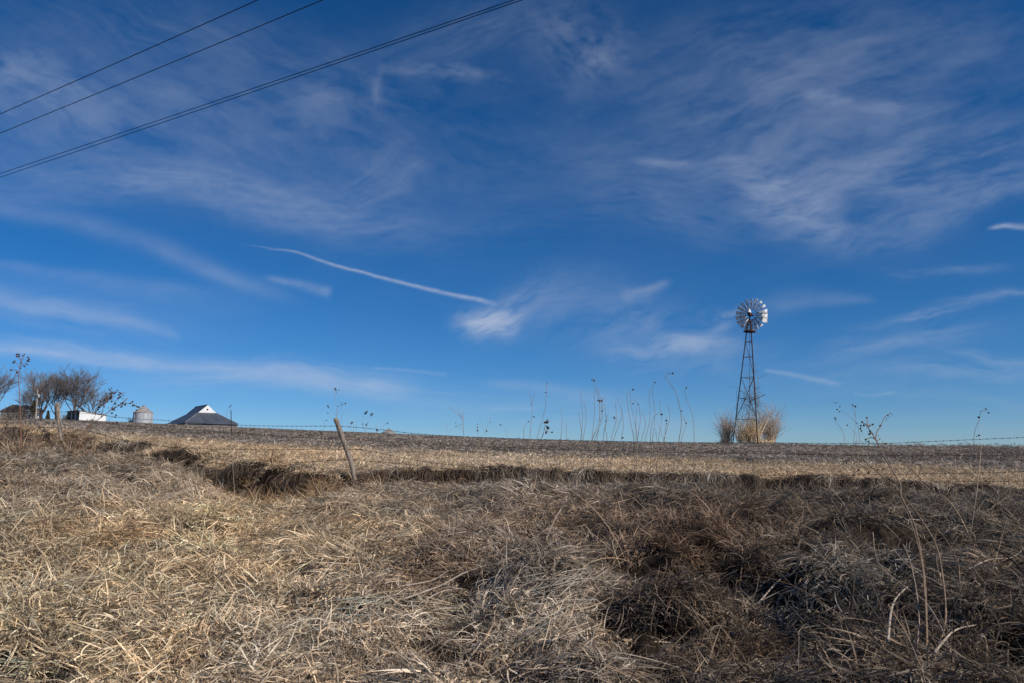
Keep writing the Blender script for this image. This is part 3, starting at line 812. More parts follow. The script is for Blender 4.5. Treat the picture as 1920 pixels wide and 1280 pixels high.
    line([(1650, 556), (1520, 562), (1400, 590)], (4, 20), .2, 1.6, (.2, .3), .6, 40); blob(1720, 582, 100, 13, -12, .34, -12, 110, 6); blob(1880, 548, 100, 8, -4, .24, -4, 120, 6)
    blob(1680, 640, 160, 26, -10, .22, -12, 150, 8); blob(1820, 690, 190, 20, -4, .28, -5, 170, 7); blob(1870, 662, 90, 9, 2, .28, 0, 100, 5); blob(1560, 700, 180, 30, 5, .12, 5); blob(1750, 745, 220, 12, 3, .12, 3)
    # the rest of the sky goes on in the same way
    out = sstep(0, 420, np.maximum(np.maximum(-px, px - 1920), np.maximum(-py, 0)))
    f1 = fbm(ax * 0.16 + 3, ay * 0.16, 501, 4); f2 = fbm((ax + ay) * 0.25, (ax - ay) * 1.9, 505, 4)
    D = D * (1 - out) + out * np.clip((f1 - 0.38) * 1.5, 0, 0.4) * np.clip((f2 - 0.25) * 2, 0, 1.5)
    D = D + 0.04 * fbm(px / 300, py / 160, 601, 3)
    D = 1 - np.exp(-(0.40 + 0.16 * sstep(430, 520, py)) * D)
    return np.clip(D, 0, 0.9) * sstep(R(0.2), R(1.2), el)

def build_sky():
    az = np.concatenate([np.linspace(-180, -42, 40)[:-1], np.linspace(-42, 42, 900), np.linspace(42, 180, 40)[1:-1]])
    el = np.concatenate([np.linspace(-0.6, 39, 640), np.linspace(39, 89.5, 40)[1:]])
    A, E = np.meshgrid(np.radians(az), np.radians(el))
    dx, dy, dz = np.cos(E) * np.sin(A), np.cos(E) * np.cos(A), np.sin(E)
    d = dy * CP + dz * SP; u = -dy * SP + dz * CP
    front = d > 0.12
    dd = np.where(front, d, 0.12)
    px = np.where(front, 960 + F * dx / dd, 8000.0 * np.sign(dx) + 960); py = np.where(front, 640 - F * u / dd, 640 - F * u / 0.12)
    px = np.clip(px, -9000, 9000); py = np.clip(py, -9000, 9000)
    zz = np.maximum(dz, 0.02)
    D = cloud_density(px, py, dx / zz, dy / zz, E)
    n, m = E.shape
    Rr = 20000.0
    V = np.stack([dx, dy, dz], 2).reshape(-1, 3) * Rr
    V = np.concatenate([V, [[0, 0, Rr]]]); Dv = np.concatenate([D.ravel(), [0.05]])
    i = np.arange(n - 1)[:, None]; j = np.arange(m)[None, :]
    q = np.stack([i * m + j, i * m + (j + 1) % m, (i + 1) * m + (j + 1) % m, (i + 1) * m + j], 2).reshape(-1, 4)
    tri = np.stack([(n - 1) * m + np.arange(m), (n - 1) * m + (np.arange(m) + 1) % m, np.full(m, n * m)], 1)
    me = bpy.data.meshes.new('sky')
    me.vertices.add(len(V)); me.vertices.foreach_set('co', V.ravel())
    me.loops.add(q.size + tri.size); me.loops.foreach_set('vertex_index', np.concatenate([q.ravel(), tri.ravel()]).astype(np.int32))
    me.polygons.add(len(q) + len(tri))
    me.polygons.foreach_set('loop_start', np.concatenate([np.arange(len(q)) * 4, q.size + np.arange(len(tri)) * 3]).astype(np.int32))
    me.update(calc_edges=True)
    at = me.attributes.new('cirrus', 'FLOAT', 'POINT'); at.data.foreach_set('value', Dv)
    m_ = bpy.data.materials.new('cirrus'); m_.use_nodes = True
    t = m_.node_tree; t.nodes.clear()
    a = t.nodes.new('ShaderNodeAttribute'); a.attribute_name = 'cirrus'
    tr = t.nodes.new('ShaderNodeBsdfTransparent'); em = t.nodes.new('ShaderNodeEmission'); em.inputs['Color'].default_value = (0.53, 0.59, 0.70, 1); em.inputs['Strength'].default_value = 1.0
    mx = t.nodes.new('ShaderNodeMixShader'); o_ = t.nodes.new('ShaderNodeOutputMaterial')
    t.links.new(a.outputs['Fac'], mx.inputs[0]); t.links.new(tr.outputs[0], mx.inputs[1]); t.links.new(em.outputs[0], mx.inputs[2]); t.links.new(mx.outputs[0], o_.inputs['Surface'])
    m_.cycles.emission_sampling = 'NONE'
    me.materials.append(m_)
    o = bpy.data.objects.new('sky', me); COL.objects.link(o); tag(o, kind='structure')
build_sky()
# ------------------------------------------------------------------ power lines
def wire_pts(p0, p1, sag, n=60, ext0=0.0, ext1=0.0):
    p0, p1 = Vector(p0), Vector(p1)
    d = p1 - p0
    a, b = p0 - d * ext0, p1 + d * ext1
    return [a.lerp(b, i / n) - Vector((0, 0, sag * 4 * (i / n) * (1 - i / n) - sag * 0.9)) for i in range(n + 1)]
def on_height(px, py, z):
    cx = (px - 960) / F; cy = (640 - py) / F
    t = z / (SP + cy * CP)
    return (cx * t, (CP - cy * SP) * t, z)
for (y0, x1, lab, zz) in [(212, 490, 'highest overhead power line crossing the upper left sky', 8.5), (248, 612, 'second overhead power line, below the highest one', 8.5),
                          (324, 972, 'upper wire of the close pair of overhead power lines', 8.6), (331, 988, 'lower wire of the close pair of overhead power lines', 8.5)]:
    b = MB(); b.tube(wire_pts(on_height(0, y0, zz), on_height(x1, 0, zz), 0.35, 80, 3.0, 1.6), 0.0085, 5)
    tag(b.build('power_line', M['cable']), lab, 'power line', 'power lines overhead')

# ------------------------------------------------------------------ windmill
def windmill():
    bx, by, _ = pix(1405, 826, 60)
    gz = float(H(np.array([bx]), np.array([by]))[0])
    zt = pix(1405, 623, 60)[2]
    root = empty('windmill', (bx, by, gz), 'old steel farm windmill with a white bladed wheel on a rusty tower', 'windmill')
    Ht = zt - gz
    root.rotation_euler = (0, R(2.75), 0)      # the old tower has settled a little to the right
    ang = [R(162.4), R(282.4), R(42.4)]
    def rad(h): return 1.217 + (0.235 - 1.217) * h / Ht
    def P(k, h, ox=0.0):
        r = rad(h); return Vector((r * math.cos(ang[k]) - 0.02 * h / Ht + ox, r * math.sin(ang[k]), h))
    top = Ht + 0.85
    for k in range(3):
        b = MB(); b.tube([P(k, -0.3), P(k, Ht * .33), P(k, Ht * .66), P(k, top)], 0.042, 4); b.build('leg', M['rust'], root)
    lev = [pix(1405, q, 60)[2] - gz for q in (785, 745, 706, 668, 640)]
    for i, h in enumerate(lev):
        for k in range(3):
            a, c = P(k, h), P((k + 1) % 3, h)
            mid = (a + c) / 2 + Vector((0, 0, -0.10 if i in (1, 2) else 0)) + Vector((0, 0, rnd.uniform(-.04, .04)))
            b = MB(); b.tube([a, a.lerp(mid, .6) + Vector((0, 0, -.02)), mid, c], 0.02, 4); b.build('crossbar', M['rust'], root)
    for (i, j, ks) in ((2, 0, (0, 1, 2)), (0, 2, (0, 1, 2)), (2, 4, (2,))):
        for k in ks:
            a, c = P(k, lev[i]), P((k + 1) % 3, lev[j])
            mid = (a + c) / 2 + Vector((rnd.uniform(-.08, .08), rnd.uniform(-.05, .05), rnd.uniform(-.1, .05)))
            b = MB(); b.tube([a, mid, c], 0.019, 4); b.build('brace', M['rust'], root)
    # loose timber sticking out at the right
    b = MB(); b.tube([P(2, lev[1]) + Vector((-.5, -.1, -.25)), P(2, lev[1]) + Vector((.75, 0, .38))], 0.028, 4); b.build('loose_bar', M['rust'], root)
    # pump rod
    b = MB(); b.tube([(-.02, 0, 0.4), (-.02, 0, top)], 0.013, 4); b.build('pump_rod', M['rust'], root)
    # platform
    b = MB()
    b.lathe([(0.14, 0), (0.46, 0.0), (0.47, 0.03), (0.47, 0.085), (0.44, 0.10), (0.14, 0.10)], 18, (-0.02, 0, Ht))
    b.build('platform', M['rust'], root)
    # head
    hz = pix(1405, 589, 60)[2] - gz
    # the wheel is seen from behind, its tail folded beside it on the near side
    A = R(37); n = Vector((math.sin(A), math.cos(A), 0)); p = Vector((math.cos(A), -math.sin(A), 0)); up = Vector((0, 0, 1))
    head = Vector((-0.03, 0, hz))
    b = MB(); b.tube([(-.03, 0, top - .15), (-.03, 0, hz - .1)], 0.06, 8); b.build('mast', M['rust'], root)
    rotm = Matrix((-p, -n, up)).transposed()
    b = MB(); b.box(head, (0.22, 0.46, 0.20), rotm); b.box(head - up * .14 + p * .12, (0.42, .12, .07), rotm); b.build('gearbox', M['rust'], root)
    b = MB(); b.lathe([(0.16, 0), (0.15, .06), (0.07, .26), (0.02, .33)], 10, tuple(head + up * .08 - p * .04)); b.build('hood', M['galv'], root)
    wc = head + n * 0.32 + Vector((0, 0, 0.02))
    def W(r, a, o=0.0): return wc + (p * math.cos(a) + up * math.sin(a)) * r + n * o
    hub = MB(); hub.tube([wc - n * .3, wc + n * .09], 0.055, 8)
    wheel = hub.build('wheel', M['rust'], root)
    for r in (0.41, 0.86):
        b = MB(); b.tube([W(r, 2 * math.pi * i / 36, -.03) for i in range(37)], 0.012, 4, cap=False); b.build('rim', M['rust'], wheel)
    for i in range(6):
        a = 2 * math.pi * i / 6 + .2
        b = MB(); b.tube([W(0.04, a), W(0.86, a, -.03)], 0.009, 4); b.build('spoke', M['rust'], wheel)
    for i in range(18):
        a = 2 * math.pi * (i + .5) / 18
        b = MB(); pts = []
        for q in range(4):
            r = 0.40 + (1.25 - 0.40) * q / 3; w = 0.070 + 0.092 * q / 3
            tv = (p * -math.sin(a) + up * math.cos(a)); row = []
            for s_ in (-1, -.33, .33, 1):
                pit = R(30)
                row.append(W(r, a) + tv * (s_ * w * math.cos(pit)) + n * (s_ * w * math.sin(pit) + 0.022 * (1 - s_ * s_)))
            pts.append(row)
        b.v = [tuple(q_) for row in pts for q_ in row]
        for q in range(3):
            for s_ in range(3):
                k_ = q * 4 + s_; b.f.append((k_, k_ + 1, k_ + 5, k_ + 4)); b.mi.append(0)
        o = b.build('blade', M['galv'], wheel, smooth=True)
        md = o.modifiers.new('sheet', 'SOLIDIFY'); md.thickness = 0.004
    # tail vane folded alongside the wheel
    vb = MB()
    pv = Vector((math.cos(R(2)), -math.sin(R(2)), 0)); nv = Vector((math.sin(R(2)), math.cos(R(2)), 0))
    o0 = head - n * 0.12 - nv * .1
    vpts = [o0 + pv * .84 + up * .10, o0 + pv * 1.12 + up * .30, o0 + pv * 1.36 + up * .22, o0 + pv * 1.36 - up * .62, o0 + pv * 1.24 - up * .68, o0 + pv * .84 - up * .22]
    vb.prism(vpts, nv * 0.012)
    vane = vb.build('vane', M['galvvane'], root)
    for dz in (.10, -.14):
        b = MB(); b.tube([head - n * .08 + up * dz * .4, o0 + pv * 1.25 + up * (dz - .05) - nv * .02], 0.016, 4); b.build('vane_arm', M['rust'], vane)
windmill()

# ------------------------------------------------------------------ branching plants
def brush(b, base, height, spread, stems, forks, r0, lean=(0, 0), twig_r=None, leafy=0):
    """dry stems rising from one base and forking"""
    base = Vector(base)
    for s_ in range(stems):
        a = rnd.uniform(0, 2 * math.pi); sp = rnd.uniform(0, spread)
        st = base + Vector((math.cos(a) * sp * .35, math.sin(a) * sp * .35, -0.03))
        hh = height * rnd.uniform(.6, 1.0)
        d = Vector((math.cos(a) * sp / height * .8 + lean[0], math.sin(a) * sp / height * .8 + lean[1], 1)).normalized()
        def grow(p, d, L, r, lv):
            pts = [p]; q = p; dd = d
            for i in range(3):
                dd = (dd + Vector((rnd.gauss(0, .10), rnd.gauss(0, .10), rnd.gauss(0.0, .05)))).normalized()
                q = q + dd * (L / 3); pts.append(q)
            b.tube(pts, [r, r * .85, r * .7, r * .5], 3, cap=False)
            if leafy and lv < 2:
                for _ in range(leafy):
                    c = pts[rnd.randint(1, 3)]; e = Vector((rnd.gauss(0, 1), rnd.gauss(0, 1), rnd.gauss(0, 1))).normalized() * rnd.uniform(.015, .035)
                    f = e.cross(Vector((rnd.random(), rnd.random(), 1))).normalized() * .012
                    b.quad(c, c + f, c + e + f * .6, c + e, 1)
            if lv <= 0: return
            for _ in range(rnd.randint(2, forks)):
                i = rnd.randint(1, 3)
                nd = (dd + Vector((rnd.gauss(0, .45), rnd.gauss(0, .45), rnd.gauss(0.1, .2)))).normalized()
                grow(pts[i], nd, L * rnd.uniform(.45, .75), r * .62, lv - 1)
        grow(st, d, hh * .55, r0, 2)

def shrub(name, px, py, Y, hpx, wpx, stems, label, m='brush', r0=0.012, cat='shrub', group=None, forks=4, leafy=0):
    x, y, z = pix(px, py, Y); z = float(H(np.array([x]), np.array([y]))[0])
    sc = Y / F
    b = MB(); brush(b, (0, 0, 0), hpx * sc, wpx * sc * .5, stems, forks, r0, leafy=leafy)
    o = b.build(name, [M[m], M['leafdark']]); o.location = (x, y, z)
    return tag(o, label, cat, group)
shrub('shrub', 1364, 826, 60.5, 72, 46, 70, 'grey leafless shrub at the left foot of the windmill tower', r0=.016)
shrub('shrub', 1444, 826, 60.5, 80, 50, 90, 'grey leafless shrub at the right foot of the windmill tower', r0=.016)
shrub('shrub', 1408, 826, 61.5, 58, 30, 22, 'tall thin brush growing up inside the windmill tower', r0=.014)
shrub('shrub', 1356, 827, 59.0, 24, 50, 30, 'low dark brush spreading from the foot of the windmill', 'twig', r0=.018)
# vine on the tower
def vine():
    b = MB(); bx, by, _ = pix(1405.5, 826, 60)
    g0 = float(H(np.array([bx]), np.array([by]))[0])
    for k in range(26):
        x0 = rnd.uniform(-1, 1); y0 = rnd.uniform(-.8, .5); h = rnd.uniform(2.2, 6.3); pts = []
        for i in range(12):
            t = i / 11; sh = 1 - .62 * (h * t / 8.2)
            pts.append((x0 * sh + .22 * math.sin(4 * t + k) + rnd.gauss(0, .06), y0 * sh + rnd.gauss(0, .06), h * t))
        b.tube(pts, [.014 * (1 - .5 * i / 11) for i in range(12)], 3, cap=False)
        for i in range(3, 12):
            if rnd.random() < .6:
                d = Vector((rnd.gauss(0, .35), rnd.gauss(0, .35), rnd.gauss(-.05, .25)))
                q = Vector(pts[i]); b.tube([q, q + d * .6 + Vector((0, 0, .04)), q + d], .008, 3, cap=False)
    for k in range(120):   # dense tangle where the braces cross
        c = Vector((rnd.gauss(.15, .42), rnd.gauss(0, .3), rnd.gauss(3.2, .55))); d = Vector((rnd.gauss(0, .25), rnd.gauss(0, .2), rnd.gauss(0, .25)))
        b.tube([c, c + d * .5 + Vector((0, 0, .05)), c + d], .008, 3, cap=False)
    o = b.build('vine', M['twig']); o.location = (bx, by, g0)
    tag(o, 'bare dead vine climbing the lower half of the windmill tower', 'vine')
vine()
# tall golden grass in the tower's foot
def gold_clump(name, px, Y, w, h, n, label, dens_r=.007):
    x, y, _ = pix(px, 826, Y); z = float(H(np.array([x]), np.array([y]))[0])
    P_, W_ = blades(n, 6, w * 1.25, (h * .4, h * 1.35), 6, (1.22, 1.57), (0.0, .8), 0.5, (dens_r * 1.6, dens_r * 3.2), (-.03, .05))
    me = ribbon_mesh(name, P_, W_, blade_cols(n, .22) * np.array([0.95, 0.70, 0.42]))
    me.materials.clear(); me.materials.append(M['goldblade'])
    o = bpy.data.objects.new(name, me); o.location = (x, y, z); COL.objects.link(o); tag(o, label, 'tall grass')
mg = mat('golden_blades', (0.45, 0.34, 0.21), 0.7)
_a = mg.node_tree.nodes.new('ShaderNodeAttribute'); _a.attribute_name = 'bcol'
mg.node_tree.links.new(_a.outputs['Color'], mg.node_tree.nodes['Principled BSDF'].inputs['Base Color'])
M['goldblade'] = mg
gold_clump('grass_clump', 1394, 59.6, .42, 1.5, 380, 'golden clump of tall grass at the left legs of the windmill')
gold_clump('grass_clump', 1414, 59.4, .40, 1.75, 380, 'golden clump of tall grass in front of the windmill middle leg')
gold_clump('grass_clump', 1432, 59.6, .7, .5, 260, 'low yellowish grass at the right foot of the windmill tower')

# ------------------------------------------------------------------ fence
def catmull(pts, n=6):
    pts = [Vector(p) for p in pts]
    if len(pts) < 3: return [pts[0].lerp(pts[1], i / n) for i in range(n + 1)]
    out = []
    for i in range(len(pts) - 1):
        p0 = pts[max(i - 1, 0)]; p1 = pts[i]; p2 = pts[i + 1]; p3 = pts[min(i + 2, len(pts) - 1)]
        for q in range(n):
            t = q / n
            out.append(0.5 * ((2 * p1) + (p2 - p0) * t + (2 * p0 - 5 * p1 + 4 * p2 - p3) * t * t + (3 * p1 - p0 - 3 * p2 + p3) * t ** 3))
    out.append(pts[-1]); return out
def fence_Y(px):
    """distance of the fence line along each column"""
    xa, ya = pix(109, 800, 19.2)[:2]; xb, yb = pix(640, 800, 14.5)[:2]; xc, yc = pix(2010, 800, 14.0)[:2]
    def at(u, p, q):   # ray x = u*y against the line p-q
        dx, dy = q[0] - p[0], q[1] - p[1]
        t = (u * p[1] - p[0]) / (dx - u * dy); return p[1] + t * dy
    u = (px - 960) / F * 1.0
    # u must use the same ratio as pix: x/y = cx/(CP - cy*SP) with cy for the skyline
    u = u / (CP + (160 / F) * SP)
    return at(u, (xa, ya), (xb, yb)) if px < 640 else at(u, (xb, yb), (xc, yc))
fence = empty('fence', (pix(650, 905, 14.5)[0], 14.5, pix(650, 905, 14.5)[2]), 'barbed wire fence with grey leaning wooden posts along the ledge', 'fence')
fo = Vector(fence.location)
def fpart(b, name, m, smooth=False):
    b.v = [(p[0] - fo.x, p[1] - fo.y, p[2] - fo.z) for p in b.v]
    return b.build(name, m, fence, smooth)
def post(pts, r, label=None):
    b = MB(); c = catmull(pts, 5); n0 = len(b.v)
    b.tube(c, [r * (1 + .06 * math.sin(i * 1.7)) * (1.0 if i < len(c) - 1 else .86) for i in range(len(c))], 10)
    for i in range(len(b.v)):      # splits and knots
        q = b.v[i]; s_ = 1 + .0
        b.v[i] = (q[0] + rnd.uniform(-1, 1) * r * .07, q[1] + rnd.uniform(-1, 1) * r * .07, q[2])
    o = fpart(b, 'post', M['post'])
    if label: o['label'] = label
post([pix(668, 915, 14.45), pix(659, 868, 14.48), pix(649.6, 842, 14.5), pix(640, 814, 14.52), pix(629, 783, 14.55)], .043, 'weathered post leaning far to the left')
post([pix(116, 826, 19.1), pix(111, 790, 19.2), pix(107, 754, 19.3)], .047, 'straight post far left below the trees')
xr, yr, _ = pix(2010, 800, 14.0); zr_ = float(H(np.array([xr]), np.array([yr]))[0])
post([(xr, yr, zr_ - .3), (xr, yr, zr_ + .6), (xr + .03, yr, zr_ + 1.3)], .05)
xl, yl, _ = pix(-140, 800, 22.5); zl_ = float(H(np.array([xl]), np.array([yl]))[0])
post([(xl, yl, zl_ - .3), (xl, yl, zl_ + .6), (xl, yl, zl_ + 1.2)], .05)
b = MB(); yq = fence_Y(433); b.tube([pix(434, 828, yq), pix(433, 768, yq)], .009, 5); fpart(b, 'steel_stake', M['wire'])
WIRES = [
 [(-140, 770), (108, 771), (240, 783), (310, 787), (400, 794), (480, 797), (560, 798), (633, 798), (700, 803), (780, 812), (860, 817), (960, 821), (1100, 825), (1300, 829), (1440, 829), (1540, 830), (1660, 830), (1760, 826), (1850, 822), (1920, 819), (2010, 814)],
 [(-140, 784), (109, 785), (240, 797), (330, 803), (480, 813), (560, 819), (638, 822), (760, 829), (960, 838), (1100, 843), (1300, 848), (1440, 850), (1600, 852), (1800, 853), (1920, 853), (2010, 851)],
 [(-140, 800), (110, 801), (240, 826), (330, 838), (480, 842), (648, 841), (700, 846), (780, 862), (860, 872), (960, 880), (1200, 888), (1500, 890), (1800, 886), (2010, 880)],
 [(-140, 813), (112, 814), (240, 842), (400, 866), (480, 869), (560, 866), (653, 861), (720, 866), (800, 873), (960, 892), (1200, 900), (1500, 903), (1800, 902), (2010, 900)]]
for wi, w in enumerate(WIRES):
    ctl = [pix(px, py, fence_Y(px)) for px, py in w]
    pts = catmull(ctl, 8)
    b = MB(); b.tube(pts, .0034, 4, cap=False)
    # barbs
    acc = 0; nxt = .1
    for i in range(1, len(pts)):
        seg = (pts[i] - pts[i - 1]); L_ = seg.length
        while acc + L_ > nxt:
            q = pts[i - 1] + seg * ((nxt - acc) / L_); t_ = seg.normalized()
            for s_ in (-1, 1):
                e = Vector((rnd.uniform(-.3, .3), rnd.uniform(-1, 1), rnd.choice((-1, 1)) * rnd.uniform(.5, 1))).normalized() * .017
                b.tube([q + t_ * (.006 * s_) - e, q + t_ * (.006 * s_) + e], .0017, 3, cap=False)
            b.tube([q - t_ * .012, q + t_ * .012], .0055, 4)
            nxt += .127
        acc += L_
    fpart(b, 'wire', M['wire'])

# ------------------------------------------------------------------ dry weeds, one object each
def gz(x, y): return float(H(np.array([x]), np.array([y]))[0])
HEADMESH = {}
def head_mesh(kind):
    if kind not in HEADMESH:
        b = MB()
        if kind == 'round': b.ball((0, 0, 0), 1.0, 1, spiky=.18)
        else: b.ball((0, 0, 0), 1.0, 1, squash=(.45, .45, 1.2), spiky=.3)
        if kind == 'round':
            for _ in range(22):
                d = Vector((rnd.gauss(0, 1), rnd.gauss(0, 1), rnd.gauss(0, 1))).normalized(); e = d.orthogonal().normalized() * .12
                b.poly([d * .8 + e, d * .8 - e, d * 1.35])
        me = b.build('seed_head', M['burr' if kind == 'round' else 'head'])
        HEADMESH[kind] = me.data; bpy.data.objects.remove(me)
    return HEADMESH[kind]
def weed(name, lines, Y, label, heads=(), m='stalk', r=.006, cat='weed', group=None, kind='round', jit=.05, part='seed_head', ground=True, leaves=(), lean=0.0):
    """lines: pixel polylines, first one from the foot up; heads: (px,py,radius px)"""
    l0 = lines[0]
    if Y is None: Y = max(4.0, hit(l0[0][0], min(l0[0][1], 1284))[1])
    x0, y0, _ = pix(l0[0][0], l0[0][1], Y)
    z0 = gz(x0, y0)
    root = empty(name, (x0, y0, z0), label, cat, group)
    o = Vector((x0, y0, z0))
    ztop = min(q[1] for ln in lines for q in ln); span = max(l0[0][1] - ztop, 1)
    ph = rnd.uniform(0, 6)
    def P(q):
        h = (l0[0][1] - q[1]) / span
        return Vector(pix(q[0], q[1], Y + jit * math.sin(h * 4 + ph) * h + lean * h)) - o
    b = MB()
    for i, ln in enumerate(lines):
        pts = [P(q) for q in ln]
        if i == 0 and ground: pts = [Vector((0, 0, -.04))] + pts[1:] if abs(pts[0].z) < .25 else [Vector((pts[0].x, 0, -.04))] + pts
        c = catmull(pts, 5)
        rr = r if i == 0 else r * .68
        b.tube(c, [rr * (1 - .48 * k / (len(c) - 1)) for k in range(len(c))], 5)
        if r > .003:
            for k in range(3, len(c) - 1, 4):      # nodes on the stem
                b.tube([c[k] - (c[k] - c[k - 1]) * .25, c[k] + (c[k + 1] - c[k]) * .25], rr * 1.25 * (1 - .6 * k / (len(c) - 1)), 5)
    b.build('stem', M[m], root, smooth=True)
    for hq in heads:
        c = P(hq[:2]); rr = (hq[2] if len(hq) > 2 else 1.6) * Y / F
        h_ = bpy.data.objects.new(part, head_mesh(kind)); h_.location = c; h_.scale = (rr * rnd.uniform(.85, 1.1), rr, rr * rnd.uniform(.85, 1.1))
        h_.rotation_euler = (rnd.uniform(-.5, .5), rnd.uniform(-.5, .9) if kind != 'round' else rnd.uniform(0, 3), rnd.uniform(0, 6)); h_.parent = root; COL.objects.link(h_)
    for lf in leaves:
        b = MB(); s_ = lf[2] * Y / F; c = P(lf[:2])
        d = Vector((rnd.uniform(-1, 1), rnd.uniform(-.4, .4), rnd.uniform(-.5, .5))).normalized() * s_; e = Vector((0, 1, .4)).cross(d).normalized() * s_ * .28
        mid = c + d * .5 + Vector((0, 0, -.1 * s_))
        b.quad(c, mid - e, mid + Vector((0, s_ * .15, 0)), mid + e); b.quad(mid - e, c + d, mid + e, mid + Vector((0, s_ * .15, 0)))
        b.build('leaf', M['leafdark'], root)
    return root
def Z6(pts): return [(960 + x / 5.3333, 680 + y / 5.3333) + tuple(r_) for x, y, *r_ in pts]
def Z5(pts): return [(540 + x / 6.4, 720 + y / 6.4) + tuple(r_) for x, y, *r_ in pts]
def Z8(pts): return [(1540 + x / 5.0526, 720 + y / 5.0526) + tuple(r_) for x, y, *r_ in pts]
def Z1(pts): return [(x / 7.385, 640 + y / 7.385) + tuple(r_) for x, y, *r_ in pts]
def ZR2(pts): return [(480 + x / 4, 620 + y / 4) + tuple(r_) for x, y, *r_ in pts]
ROW = 'dry weed stalks standing in a row on the fence line'
